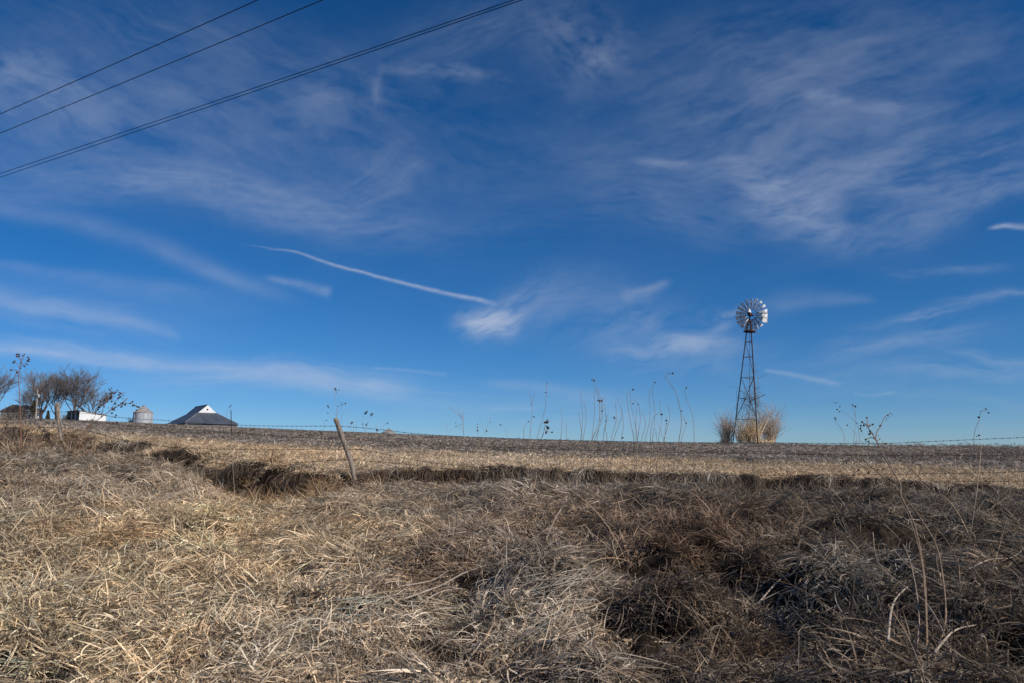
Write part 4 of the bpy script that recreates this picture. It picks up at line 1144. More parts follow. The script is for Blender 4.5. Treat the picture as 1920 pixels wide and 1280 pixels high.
# (polyline, branches, heads, leaves, label)
T = 'bare weed stalk'
rowlist = [
 ([(90, 900), (118, 730), (122, 640), (165, 585)], [], [(168, 582, 1.2)], [], 'short thin weed stalk bent right, first of the skyline row from the left'),
 ([(130, 1080), (155, 900), (180, 730), (200, 420), (168, 270)], [[(200, 390), (228, 310)]], [(218, 535, 1.4)], [(200, 405, 4)], 'forked pale weed stalk with two tips at the left end of the row'),
 ([(190, 1040), (220, 870), (255, 735), (335, 430), (345, 180)], [[(340, 290), (362, 292)], [(345, 205), (358, 214)]], [], [(345, 290, 4), (345, 205, 3)], 'tall slender weed stalk leaning right with two tiny side twigs near its tip'),
 ([(110, 1090), (200, 930), (300, 740), (325, 650), (335, 580)], [[(325, 660), (380, 690)], [(335, 580), (375, 565)]], [], [(330, 600, 9), (340, 650, 8), (350, 670, 9), (345, 580, 8), (370, 565, 6), (335, 625, 8), (385, 692, 6)], 'leaning weed with a cluster of dark curled leaves at its top'),
 ([(470, 1050), (480, 860), (490, 735), (503, 540), (480, 425)], [], [], [], 'lone bare weed stalk with its tip bending left, right of the leafy one'),
 ([(540, 1000), (541, 840), (545, 590)], [], [], [], 'short straight bare weed stalk beside the lone bent one'),
 ([(600, 1060), (640, 900), (690, 745), (705, 530), (690, 380), (694, 270)], [[(690, 285), (702, 262)]], [], [], 'tall bare weed stalk with a small fork at its tip, before the dense bunch'),
 ([(700, 1000), (715, 750), (742, 540), (718, 375)], [], [], [], 'bare weed stalk bowed to the right just behind the fork-tipped one'),
 ([(720, 980), (700, 740), (675, 560), (662, 470)], [], [], [], 'very faint thin weed stalk bowed left beside the fork-tipped one'),
 ([(740, 1050), (770, 900), (800, 750), (825, 500), (825, 300), (838, 260)], [], [], [], 'tall straight bare weed stalk at the left of the dense bunch'),
 ([(720, 1080), (800, 780), (870, 600), (875, 390), (845, 270), (820, 170), (800, 160)], [[(878, 380), (930, 340)]], [(800, 162, 1.3), (820, 172, 1.8), (875, 378, 2.0), (893, 380, 1.6)], [(872, 365, 5), (885, 380, 5)], 'tallest weed of the dense bunch, with dark seed heads at its tip and middle'),
 ([(770, 1060), (820, 790), (885, 600), (897, 400)], [], [(908, 473, 1.2)], [(905, 472, 4)], 'weed stalk with one small leaf close behind the tallest of the bunch'),
 ([(800, 1000), (860, 700), (905, 500), (865, 240)], [], [], [], 'thin arching weed stalk rising above the right side of the bunch'),
 ([(950, 1000), (915, 760), (940, 580), (930, 450), (905, 380), (925, 340)], [], [(940, 575, 1.1)], [], 'weed stalk with a hooked left-turning neck right of the dense bunch'),
 ([(900, 1000), (950, 760), (935, 650), (965, 490)], [], [], [], 'wavy bare weed stalk crossing the hook-necked one'),
 ([(960, 1000), (990, 760), (1040, 580), (1035, 390)], [], [], [], 'slim weed stalk leaning right then upright, left of the branched one'),
 ([(990, 900), (1010, 780), (1070, 620), (1095, 540), (1095, 460), (1055, 370), (1062, 340)], [[(1065, 610), (1040, 560), (1012, 535)]], [(1022, 540, 1.5)], [(1018, 538, 5)], 'branched weed stalk with a stout short side arm to the left'),
 ([(1085, 1100), (1095, 760), (1115, 640), (1105, 490)], [], [(1107, 745, 1.8)], [], 'pale weed stalk standing straight with a small tuft at its foot'),
 ([(1225, 1000), (1220, 775), (1180, 560), (1147, 330), (1180, 295), (1210, 262)], [], [(1212, 262, 1.9)], [], 'weed stalk arching over to a single dark bud at its upper right'),
 ([(1240, 1020), (1240, 780), (1235, 620), (1195, 440), (1183, 300)], [], [], [], 'bare weed stalk running beside the one with the single arched bud'),
 ([(1240, 900), (1250, 760), (1240, 600), (1250, 430)], [], [], [], 'short faint upright weed stalk between the arched one and the nodding one'),
 ([(1240, 980), (1255, 780), (1283, 560), (1262, 410), (1215, 375)], [], [(1210, 405, 1.5), (1262, 412, 1.2)], [], 'nodding weed stalk with two small buds below its bent tip'),
 ([(1270, 960), (1295, 770), (1335, 620), (1320, 540), (1298, 470)], [], [], [], 'bare weed stalk curved like a bow, right of the nodding one'),
 ([(1300, 980), (1330, 780), (1380, 550), (1372, 360), (1385, 250)], [], [], [], 'tall bare weed stalk leaning right, left of the one with a top bud'),
 ([(1410, 1080), (1400, 850), (1430, 520), (1405, 280), (1430, 190)], [], [(1430, 192, 1.5)], [], 'tall S-curved weed stalk ending in one small dark bud'),
 ([(1380, 1000), (1385, 780), (1400, 600), (1440, 515), (1497, 510)], [], [(1497, 511, 1.9)], [], 'weed stalk with its head drooping right in a long curve'),
 ([(1440, 900), (1450, 770), (1432, 640)], [], [(1440, 700, 1)], [], 'stubby weed stalk at the foot of the drooping one'),
 ([(1450, 980), (1465, 770), (1495, 600), (1478, 370)], [], [], [], 'bare straight weed stalk right behind the drooping head'),
 ([(1560, 900), (1520, 770), (1453, 590)], [], [], [], 'weed stalk leaning sharply to the left near the right end of the row'),
 ([(1480, 980), (1515, 780), (1575, 570), (1572, 470), (1535, 410)], [], [], [], 'weed stalk curving back to the left at its tip near the right end'),
 ([(1520, 860), (1530, 720), (1545, 575), (1540, 540)], [], [(1545, 575, 1.6), (1538, 570, 1.2), (1548, 605, 1.2)], [], 'short weed with a small knot of buds near the right end of the row'),
 ([(1600, 1080), (1640, 880), (1670, 770), (1695, 560), (1650, 330), (1590, 210), (1540, 150), (1550, 110), (1605, 100)], [[(1688, 478), (1715, 465)]], [(1608, 101, 2.0), (1570, 101, 1.0)], [(1688, 476, 4)], 'tallest weed stalk of the row, curling over like a shepherd crook'),
 ([(1660, 960), (1695, 770), (1740, 620), (1730, 570), (1705, 520)], [[(1740, 600), (1712, 560)]], [(1742, 600, 1.4)], [], 'short forked weed stalk just right of the crook-shaped one'),
 ([(1815, 1000), (1820, 880), (1822, 750), (1805, 520), (1735, 330), (1742, 245)], [], [(1743, 244, 1.5)], [], 'last weed stalk of the row, tall and bare with a bud, nearest the windmill'),
]
for i, (ln, br, hd, lv, lab) in enumerate(rowlist):
    weed('weed_stalk', [Z6(ln)] + [Z6(q) for q in br], 14.9 + .5 * math.sin(i * 2.4), lab, Z6(hd), group=ROW, leaves=Z6(lv), r={3: .0085, 10: .0072, 31: .0072}.get(i, .0056))
# by the leaning post
weed('weed_stalk', [Z5([(575, 900), (582, 400), (570, 130), (560, 60)]), Z5([(584, 380), (540, 330), (485, 280)]), Z5([(590, 370), (598, 280), (640, 218)]), Z5([(600, 350), (650, 240), (688, 228)]), Z5([(560, 420), (500, 380), (478, 340)])], 15.2,
     'branched weed rising behind the leaning post with tiny seed heads', Z5([(560, 50, 1.3), (572, 48, 1.2), (575, 68, 1.5), (612, 70, 1.0), (586, 100, .9), (478, 256, 1.5), (485, 275, 1.2), (478, 340, 1.2), (640, 217, 1.0), (650, 242, 1.2), (688, 228, 1.4), (600, 260, 1.0)]), r=.0035)
weed('weed_stalk', [Z5([(640, 640), (640, 400), (665, 330), (700, 310), (712, 400), (714, 520)])], 15.0, 'thin weed looped over like a hoop beside the leaning post', r=.0028)
weed('weed_stalk', [Z5([(925, 760), (920, 550), (893, 470), (895, 400), (912, 370)])], 15.0, 'grassy stalk with a tilted dark plume, left one of two', Z5([(925, 348, 2.6), (938, 334, 2.6), (950, 325, 1.8), (893, 478, 1.4), (912, 470, 1.2)]), kind='plume', r=.003)
weed('weed_stalk', [Z5([(930, 760), (935, 540), (965, 440), (985, 380)])], 15.1, 'grassy stalk with a tilted dark plume, right one of two', Z5([(995, 368, 2.2), (1008, 355, 2.4), (1020, 346, 1.6), (940, 485, 2.2), (955, 470, 1.4)]), kind='plume', r=.003)
weed('weed_stalk', [Z5([(750, 700), (752, 540), (760, 470)])], 15.0, 'low weed with one dark seed head just right of the post', Z5([(768, 455, 2.0), (755, 468, 1.2)]), r=.003)
weed('weed_stalk', [Z5([(785, 700), (785, 545), (788, 420)]), Z5([(815, 700), (816, 560), (820, 410)])], 15.1, 'pair of straight thin stalks right of the post', r=.003, ground=True)
weed('weed_stalk', [Z5([(425, 640), (426, 500), (432, 460), (465, 430)])], 15.3, 'small hooked weed left of the leaning post', Z5([(463, 428, 1.2)]), r=.003)
weed('weed_stalk', [Z5([(1062, 700), (1060, 545), (1058, 480), (1080, 440)]), Z5([(1080, 560), (1110, 540), (1150, 480), (1195, 466)])], 15.2, 'spindly weed in front of the far grain bin roof', Z5([(1194, 465, 1.3), (1070, 548, 2.0)]), r=.003)
# middle
weed('weed_stalk', [ZR2([(1570, 1040), (1560, 900), (1558, 775), (1545, 650), (1510, 620), (1445, 565)]), ZR2([(1550, 700), (1562, 600)]), ZR2([(1535, 650), (1520, 575)]), ZR2([(1556, 740), (1500, 700)]), ZR2([(1545, 655), (1550, 590)])], 14.8,
     'bare twiggy weed forked like antlers left of the row', ZR2([(1500, 715, 1.2), (1530, 700, 1.0), (1498, 690, .9)]), m='paleshaft', r=.006)
weed('weed_stalk', [ZR2([(1660, 900), (1662, 770), (1662, 690)])], 15.2, 'short bud-covered weed stub right of the antler-like weed', ZR2([(1662, 745, 1.8), (1660, 720, 1.2), (1664, 695, 1.0)]), r=.003)
weed('weed_stalk', [ZR2([(1720, 900), (1718, 780), (1735, 710), (1758, 640)]), ZR2([(1715, 760), (1700, 700), (1682, 650)])], 15.2, 'V-shaped pair of thin weed stems on the skyline', ZR2([(1730, 748, 1.6), (1755, 684, .9)]), r=.003)
weed('weed_stalk', [ZR2([(1890, 900), (1882, 780), (1868, 725), (1845, 700), (1828, 702)])], 15.0, 'small weed bowing its dark tip to the left', ZR2([(1832, 703, 1.5)]), r=.003)
weed('weed_stalk', [ZR2([(1445, 880), (1442, 770), (1428, 682)])], 15.1, 'tiny leaning stalk left of the antler-like weed', r=.0026)
# right of the windmill
weed('weed_stalk', [Z8([(240, 780), (222, 555), (200, 440), (135, 350), (128, 315)])], 14.6, 'arching weed with two buds at the left of the right-hand weeds', Z8([(128, 315, 1.5), (138, 328, 1.4)]), r=.004)
weed('weed_stalk', [Z8([(303, 900), (308, 540), (322, 380), (320, 210)]), Z8([(322, 360), (260, 290), (170, 240), (150, 235)]), Z8([(322, 300), (300, 230), (298, 195)])], 14.4,
     'tall upright weed with buds on its tip and on a long left arm', Z8([(298, 193, 1.5), (322, 206, 1.9), (150, 235, 1.6), (172, 257, 1.3), (176, 208, 1.2)]), r=.0045)
weed('weed_stalk', [Z8([(345, 700), (340, 555), (325, 470), (245, 385)])], 14.5, 'short weed leaning left to one bud beneath the long arm', Z8([(245, 384, 1.4)]), r=.0035)
weed('weed_stalk', [Z8([(358, 900), (365, 550), (345, 400), (322, 350)]), Z8([(345, 400), (400, 475)])], 14.4, 'weed stem with a drooping side leaf beside the tall upright one', Z8([(337, 366, 1.1)]), leaves=Z8([(385, 450, 6)]), r=.004)
weed('weed_stalk', [Z8([(1530, 1000), (1500, 880), (1450, 560), (1455, 440), (1498, 330), (1510, 260), (1550, 250), (1585, 268)]), Z8([(1505, 255), (1548, 235)])], 13.8, 'solitary hooked weed near the right edge, with two round buds', Z8([(1558, 232, 1.6), (1585, 267, 1.7), (1490, 482, 1.6), (1470, 490, .9)]), leaves=Z8([(1508, 315, 7), (1490, 480, 4)]), r=.0052)
# near burr weeds at the right
weed('burr_weed', [[(1742, 1290), (1738, 1190), (1733, 1080), (1715, 985), (1690, 930), (1687, 905)] + Z8([(600, 690), (515, 520), (475, 455), (420, 375)]), Z8([(515, 520), (525, 450), (560, 395), (600, 310), (650, 275)]), Z8([(515, 520), (480, 500), (440, 510), (415, 520)]), Z8([(520, 540), (555, 512)]), Z8([(440, 400), (432, 315)]), Z8([(445, 400), (487, 378)]), Z8([(430, 380), (386, 357)]), Z8([(480, 460), (455, 470)]), Z8([(540, 560), (613, 562)])], None,
     'tan burr weed with round spiky heads rising above the fence at the right', Z8([(432, 315, 2.6), (386, 355, 2.5), (374, 390, 2.3), (371, 416, 2.6), (402, 386, 2.8), (457, 385, 1.8), (487, 378, 2.9), (460, 440, 2.6), (455, 468, 3.0), (470, 455, 2.5), (487, 462, 1.8), (420, 520, 2.6), (447, 540, 2.8), (558, 392, 2.7), (613, 560, 2.4), (555, 512, 1.6), (630, 290, 2.2), (658, 270, 1.4), (672, 287, 1.2), (618, 325, 1.5), (645, 305, 1.1), (612, 345, 1.1), (540, 480, 1.2)]),
     m='cane', r=.0058, part='burr', lean=1.5, cat='weed')
C8 = lambda p: [(1280 + x / 3, 880 + y / 3) for x, y in p]
weed('burr_weed', [C8([(1410, 1230), (1418, 1050), (1478, 850), (1462, 600), (1415, 400), (1285, 200), (1190, 90), (1080, 0), (1000, -70)]), C8([(1190, 90), (1130, 60), (1060, 40)]), C8([(1000, -60), (940, -80)])], None, 'arching brown cane with dark burrs below the fence at the right',
     [(1613, 905, 3), (1625, 896, 2.6), (1600, 890, 2.4), (1640, 915, 2.6), (1610, 880, 2.6), (1628, 885, 3.2), (1643, 898, 2.8), (1656, 878, 2.4), (1668, 902, 2.0), (1646, 880, 2.4), (1691, 878, 2.0), (1722, 870, 1.8), (1690, 858, 1.6), (1618, 918, 2.6)], m='cane', r=.0062, part='burr', lean=1.4)
CANE = 'arching canes at the lower right'
for i, (p, lab, Yc, mm) in enumerate([
    ([(1375, 1240), (1370, 850), (1340, 500), (1270, 260), (1200, 130)], 'long brown cane rising steeply, left of the arching canes', 5.6, 'cane'),
    ([(1575, 780), (1560, 640), (1540, 500), (1440, 340), (1290, 220)], 'brown cane arching out farthest to the right', 5.9, 'cane'),
    ([(1350, 1230), (1320, 1000), (1330, 830), (1300, 600), (1240, 420), (1130, 300)], 'thin grey cane behind the steep brown one', 5.8, 'stalk'),
    ([(1700, 1220), (1640, 960), (1540, 760), (1440, 640), (1290, 560), (1180, 440)], 'low cane arching left over the grass', 5.5, 'stalk'),
    ([(1560, 1230), (1500, 1000), (1380, 760), (1240, 650), (1100, 520), (1070, 350)], 'weathered cane bending left towards the dark hollow', 5.6, 'stalk'),
    ([(1860, 1230), (1760, 1000), (1740, 820), (1760, 640)], 'upright grey cane near the right edge', 5.4, 'stalk'),
    ([(1900, 700), (1860, 860), (1830, 1000), (1830, 1230)], 'grey cane leaning right at the right edge', 5.4, 'stalk')]):
    pp = C8(p)
    if pp[0][1] < pp[-1][1]: pp = pp[::-1]
    weed('cane', [pp], None, lab, m=mm, r=.0045, cat='cane', group=CANE, lean=.9, jit=.12)
# left weeds
weed('berry_weed', [Z1([(310, 1560), (285, 1180), (270, 700), (255, 500), (280, 340), (290, 215)]), Z1([(275, 360), (240, 310), (195, 275)]), Z1([(285, 300), (330, 200), (338, 172)]), Z1([(282, 340), (350, 300), (400, 250)]), Z1([(262, 420), (210, 385), (155, 390)]), Z1([(285, 240), (250, 200), (230, 178)])], 12.4,
     'tall reddish weed with dark berries standing before the bare trees', Z1([(230, 175, 1.8), (250, 170, 1.5), (266, 172, 1.4), (235, 203, 1.6), (265, 195, 1.6), (200, 270, 1.9), (184, 288, 1.8), (155, 390, 1.9), (235, 425, 2.1), (282, 365, 1.6), (292, 297, 1.6), (315, 190, 1.6), (338, 172, 1.2), (388, 213, 1.7), (403, 240, 1.8), (378, 256, 1.5), (398, 268, 1.7), (372, 313, 1.7), (335, 333, 1.5), (345, 345, 1.2), (205, 385, .9)]), m='redstalk', r=.0075, part='berry')
def rand_heads(lines, n, sp, r0, r1):
    out = []
    for _ in range(n):
        ln = rnd.choice(lines); i = rnd.randint(0, len(ln) - 2); t = rnd.random()
        out.append((ln[i][0] * (1 - t) + ln[i + 1][0] * t + rnd.gauss(0, sp), ln[i][1] * (1 - t) + ln[i + 1][1] * t + rnd.gauss(0, sp), rnd.uniform(r0, r1)))
    return out
B1 = lambda p: [(x / 4, 620 + y / 4) for x, y in p]
cb_ = [B1([(820, 600), (860, 540), (900, 480), (940, 455)]), B1([(860, 570), (920, 540), (960, 500)]), B1([(760, 640), (780, 560), (830, 480), (830, 430)]), B1([(780, 560), (740, 540), (790, 500), (850, 510)]), B1([(900, 560), (980, 540), (1030, 570)]), B1([(830, 480), (880, 455), (930, 470)])]
weed('berry_weed', [B1([(560, 880), (640, 760), (700, 690), (820, 600), (880, 560), (960, 500)])] + cb_, 12.6, 'slanting orange-brown cane with many dark berries before the white shed', rand_heads(cb_, 62, 3.2, 1.0, 1.9) + rand_heads([cb_[2], cb_[3]], 18, 4, 1.0, 1.7) + [(256, 768, 1.8), (258, 762, 1.5), (250, 758, 1.2)], m='redstalk', r=.0070, part='berry')
weed('berry_weed', [B1([(590, 900), (600, 800), (690, 680), (740, 560), (760, 520)]), B1([(740, 700), (790, 700), (820, 660), (860, 640)])], 12.8, 'smaller thin reddish cane just left of the slanting one', rand_heads([B1([(740, 600), (760, 520)]), B1([(840, 600), (870, 660)])], 9, 6, 1.2, 2.2), m='redstalk', r=.0045, part='berry')
weed('cane', [B1([(340, 1240), (430, 1100), (560, 960), (700, 880)])], 9.4, 'dark reddish cane leaning right on the left mound', m='redstalk', r=.005, cat='cane', jit=.02, lean=1.8)
weed('weed_stalk', [B1([(1760, 1240), (1745, 1000), (1735, 800), (1720, 720)])], 12.6, 'pale stalk standing at the gully left of the leaning post', m='paleshaft', r=.004)
weed('weed_stalk', [B1([(1640, 860), (1690, 690), (1700, 620), (1728, 560)])], 15.2, 'thin plumed grass stalk beside the steel stake at the barn', [(181 + 252, 759, 1.6), (431, 762, 1.8)], kind='plume', r=.003)
weed('weed_stalk', [B1([(840, 1240), (870, 1000), (900, 900)])] , 9.2, 'short broken stalk on the left mound', r=.004)
# brushy weeds
for (px, py, Y, h, w, st, lab, m_, lf) in [
    (6, 835, 13.4, 100, 70, 26, 'tangled leafy brown brush at the left edge of the picture', 'stalk', 3),
    (60, 850, 14.0, 62, 60, 22, 'low brown brush between the left edge and the straight post', 'stalk', 1),
    (128, 850, 16.5, 42, 34, 24, 'dark bushy weed at the foot of the straight post', 'twig', 0),
    (548, 880, 14.3, 78, 26, 9, 'thin dark branching weed left of the leaning post', 'twig', 1),
    (516, 868, 14.6, 70, 12, 4, 'narrow dark weed farther left of the leaning post', 'twig', 1),
    (340, 880, 13.8, 46, 40, 30, 'dark bushy weed on the ledge below the barn', 'twig', 0),
    (465, 930, 12.9, 60, 40, 26, 'grey-brown bushy weed at the left rim of the gully', 'stalk', 0),
    (530, 935, 12.8, 60, 60, 30, 'dense brown weeds standing over the gully', 'stalk', 0),
    (990, 905, 14.0, 70, 70, 14, 'sprawling thin weed below the left end of the stalk row', 'stalk', 0),
    (1075, 905, 13.8, 66, 60, 12, 'sprawling thin weed with crossing stems below the dense bunch', 'stalk', 0),
    (1160, 910, 13.8, 66, 60, 10, 'loose thin weed on the ledge below the middle of the row', 'stalk', 0),
    (1260, 905, 14.0, 60, 60, 9, 'loose thin weed on the ledge below the drooping head', 'stalk', 0),
    (1660, 925, 13.0, 70, 70, 18, 'tangle of thin stems at the foot of the burr weeds', 'stalk', 0),
    (900, 900, 14.0, 50, 50, 10, 'wispy weed on the ledge below the antler-like weed', 'stalk', 0),
    (700, 905, 14.1, 60, 50, 9, 'wispy weed right of the leaning post', 'stalk', 0),
    (1850, 950, 12.6, 50, 60, 8, 'wispy weed on the ledge near the right edge', 'stalk', 0),
    (1130, 905, 14.1, 60, 30, 10, 'dark bushy weed on the ledge left of the crossing stems', 'twig', 1),
    (1420, 912, 14.0, 44, 60, 8, 'thin weed on the ledge straight below the windmill', 'stalk', 0)]:
    shrub('dry_weed', px, py, Y, h, w, st, lab, m_, r0=.0042, cat='weed', forks=3, leafy=lf)
# fallen sticks and stout straws on the bank
def fallen(name, pts, r, label, m='paleshaft', lift=.12, cat='stick', group=None):
    W3 = []
    for px, py in pts:
        x, y, z = hit(px, py); W3.append(Vector((x, y, z + lift)))
    n = len(W3); a, e = W3[0], W3[-1]
    for i in range(1, n - 1):      # a stiff stick bridges the hollows
        t = i / (n - 1); W3[i].z = max(W3[i].z, a.z * (1 - t) + e.z * t)
    c = catmull(W3, 6); b = MB(); b.tube(c, [r * (1 - .45 * k / (len(c) - 1)) for k in range(len(c))], 6)
    tag(b.build(name, M[m], smooth=True, origin=tuple(W3[0])), label, cat, group)
C7 = lambda p: [(640 + x / 3, 880 + y / 3) for x, y in p]
G_ = 'loose straws lying on the bank'
for (p, r, lab, m_) in [
    (C8([(640, 980), (800, 1050), (960, 1035), (1110, 1075), (1250, 1150), (1345, 1195)]), .009, 'long curved tan stick lying at the lower right', 'cane'),
    (C8([(1165, 1120), (1200, 980), (1280, 770)]), .007, 'thick grey broken stem standing in the grass at the lower right', 'paleshaft'),
    (C8([(1280, 770), (1320, 790), (1355, 785), (1368, 720)]), .009, 'hooked grey stem end beside the broken stem', 'cane'),
    (C8([(430, 860), (560, 790), (690, 730)]), .007, 'light stem pointing up right out of the dark hollow', 'paleshaft'),
    (C8([(320, 730), (480, 770), (620, 762)]), .006, 'thin sagging stem across the dark hollow', 'paleshaft'),
    (C8([(415, 485), (470, 475), (525, 468)]), .006, 'short light straw above the dark hollow', 'paleshaft'),
    (C8([(430, 540), (500, 640), (560, 740), (640, 840)]), .004, 'thin dark stem falling across the dark hollow', 'stalk'),
    (C8([(1430, 1190), (1540, 1090), (1660, 1010)]), .007, 'pale straw slanting at the lower right corner', 'paleshaft'),
    (C8([(1610, 680), (1740, 640), (1850, 590), (1920, 540)]), .005, 'long thin straw reaching the right edge', 'paleshaft'),
    (C8([(30, 900), (90, 1000), (150, 1120), (180, 1200)]), .005, 'tan straw slanting down at the bottom right of centre', 'cane'),
    (C7([(310, 765), (430, 750), (520, 725), (600, 670)]), .006, 'bent grey straw at the left of the straw heap', 'paleshaft'),
    (C7([(350, 835), (560, 760), (680, 700), (800, 650)]), .007, 'longest grey straw on the upper side of the straw heap', 'paleshaft'),
    (C7([(430, 870), (560, 805), (680, 770)]), .006, 'short grey straw under the longest one', 'paleshaft'),
    (C7([(760, 340), (830, 460), (910, 612)]), .006, 'pale straw slanting steeply down right above the heap', 'paleshaft'),
    (C7([(600, 270), (700, 400), (800, 490), (900, 560)]), .005, 'thin grey straw crossing left of the steep pale one', 'stalk'),
    (C7([(1240, 280), (1200, 370), (1152, 480)]), .007, 'short bright straw standing out right of the centre', 'paleshaft'),
    (C7([(820, 920), (1000, 870), (1180, 858)]), .007, 'pale straw bowed over the middle of the heap', 'paleshaft'),
    (C7([(1000, 950), (1130, 900), (1270, 840)]), .006, 'grey straw at the right side of the heap', 'paleshaft'),
    (C7([(860, 790), (1020, 760), (1200, 718)]), .006, 'straight grey straw in the heap, right of the longest one', 'paleshaft'),
    (C7([(980, 722), (1070, 705), (1160, 680)]), .006, 'short straight straw at the top of the heap', 'paleshaft'),
    (C7([(1060, 1150), (1200, 1095), (1330, 1055), (1425, 1020)]), .007, 'long pale straw near the bottom centre', 'paleshaft'),
    (C7([(980, 950), (1150, 955), (1330, 965)]), .005, 'straw lying level below the heap', 'paleshaft'),
    (C7([(1000, 322), (1300, 330), (1700, 322)]), .004, 'very long thin stem lying level below the ledge', 'stalk'),
    (C7([(520, 530), (640, 570), (770, 615)]), .005, 'thin straw slanting down right at the left of centre', 'paleshaft')]:
    fallen('straw' if r < .0085 else 'stick', p, r, lab, m_, cat='straw' if r < .0085 else 'stick', group=G_ if r < .0085 else None)

# ------------------------------------------------------------------ farm behind the rise
def base_at(px, Y, dz=0.0):
    x, y, _ = pix(px, 790, Y); return (x, y, gz(x, y) + dz)
def T3(px, py, Y): return Vector(pix(px, py, Y))
# barn with gablet roof
def barn():
    Y = 187.0; A = R(52); s = Y / F
    apex = T3(389.5, 758.2, Y); o = base_at(375, Y + 4)
    root = empty('barn', o, 'barn with a dark grey hipped metal roof and a small white gable', 'barn'); O = Vector(o)
    d = Vector((math.cos(A), -math.sin(A), 0)); n = Vector((-math.sin(A), -math.cos(A), 0)); up = Vector((0, 0, 1))
    Lr, hw = 9.7, 2.05; gh = 1.85; run = 4.0; drop = run * math.tan(R(33))
    R1 = apex; R0 = apex - d * Lr
    g = lambda Rp, sd: Rp + n * hw * sd - up * gh
    e = lambda Rp, ds, sd: Rp + d * run * ds + n * (hw + run) * sd - up * (gh + drop)
    a1, b1, a0, b0 = g(R1, 1), g(R1, -1), g(R0, 1), g(R0, -1)
    E1a, E1b, E0a, E0b = e(R1, 1, 1), e(R1, 1, -1), e(R0, -1, 1), e(R0, -1, -1)
    t = up * -.12
    def slab(name, pts, m='barnroof'):
        b = MB(); b.prism([p - O for p in pts], t); return b.build(name, M[m], root)
    slab('roof_slope', [R0, a0, a1, R1]); slab('roof_slope', [a0, E0a, E1a, a1]); slab('roof_slope', [R1, b1, b0, R0]); slab('roof_slope', [b1, E1b, E0b, b0])
    h1 = slab('roof_hip', [a1, E1a, E1b, b1]); slab('roof_hip', [b0, E0b, E0a, a0])
    # standing seams on the hip that faces the camera
    for k in range(1, 13):
        f = k / 13; p0 = a1.lerp(b1, f); lo = E1a.lerp(E1b, (f * (2 * hw) + run) / (2 * hw + 2 * run))
        b = MB(); b.tube([p0 - O + up * .03, lo - O + up * .03], .035, 4); b.build('seam', M['barnroof'], h1)
    for sd in (1, -1):
        c = g(R1, sd); dd = e(R1, 1, sd)
        b = MB(); b.tube([c - O + up * .04, dd - O + up * .04], .07, 5); b.build('ridge_cap', M['greywood'], root)
    b = MB(); b.tube([R0 - O + up * .05, R1 - O + up * .05], .09, 5); b.build('ridge_cap', M['barnroof'], root)
    i_ = d * .25
    b = MB(); b.prism([a1 + d * .01 - O + up * .02, b1 + d * .01 - O + up * .02, R1 + d * .01 - O], d * .06)
    gb = b.build('gable', M['white'], root)
    c = R1 - up * 1.05 + d * .09 - O
    b = MB(); b.tube([c, c + d * .05], .2, 10); b.build('vent', M['dark'], gb)
    b = MB(); b.prism([a0 - d * .01 - O, b0 - d * .01 - O, R0 - d * .01 - O], d * -.06); b.build('gable', M['white'], root)
    for (p, q) in ((E1a, E0a), (E1a, E1b), (E1b, E0b), (E0b, E0a)):
        ins = (R0.lerp(R1, .5) - (p + q) / 2); ins.z = 0; ins = ins.normalized() * .4
        bot = O.z - .3
        P1, Q1 = p + ins * 1.0, q + ins * 1.0
        b = MB(); b.prism([P1 - O - up * .2, Q1 - O - up * .2, Vector((Q1.x, Q1.y, bot)) - O, Vector((P1.x, P1.y, bot)) - O], ins * .4); b.build('wall', M['greywood'], root)
barn()
def shed():
    Y = 240.0; o = Vector(base_at(205, Y))
    root = empty('shed', tuple(o), 'white machine shed with three dark open bays', 'shed')
    A = R(38); d = Vector((math.cos(A), -math.sin(A), 0)) ; dp = Vector((math.sin(A), math.cos(A), 0)); up = Vector((0, 0, 1))
    F1 = T3(210.5, 0, Y); F1.z = o.z; L = 8.4; W = 8.0
    hf = T3(210, 769.5, Y).z - o.z; hb = T3(240, 777.5, Y + 4).z - o.z
    c = [F1 - d * L, F1, F1 + dp * W, F1 - d * L + dp * W]
    def pr(name, pts, off, m, par=root):
        b = MB(); b.prism([p - o for p in pts], off); return b.build(name, M[m], par)
    pr('wall', [c[1], c[2], c[2] + up * hb, c[1] + up * hf], d * -.12, 'white')
    pr('wall', [c[0], c[3], c[3] + up * hb, c[0] + up * hf], d * .12, 'white')
    pr('wall', [c[3], c[2], c[2] + up * hb, c[3] + up * hb], dp * -.12, 'greywood')
    pr('roof', [c[0] - dp * .4 - d * .2 + up * (hf + .12), c[1] - dp * .4 + d * .25 + up * (hf + .12), c[2] + dp * .2 + d * .25 + up * (hb + .1), c[3] + dp * .2 - d * .2 + up * (hb + .1)], up * .12, 'greywood')
    for k in range(4):
        q = c[0].lerp(c[1], (0.02, .34, .67, .975)[k]) + dp * .08
        b = MB(); rot = Matrix((d, dp, up)).transposed(); b.box(q - o + up * (hf / 2), (.28, .2, hf), rot); b.build('post', M['white'], root)
    pr('header', [c[0] + up * (hf - .35), c[1] + up * (hf - .35), c[1] + up * hf, c[0] + up * hf], dp * .1, 'greywood')
shed()
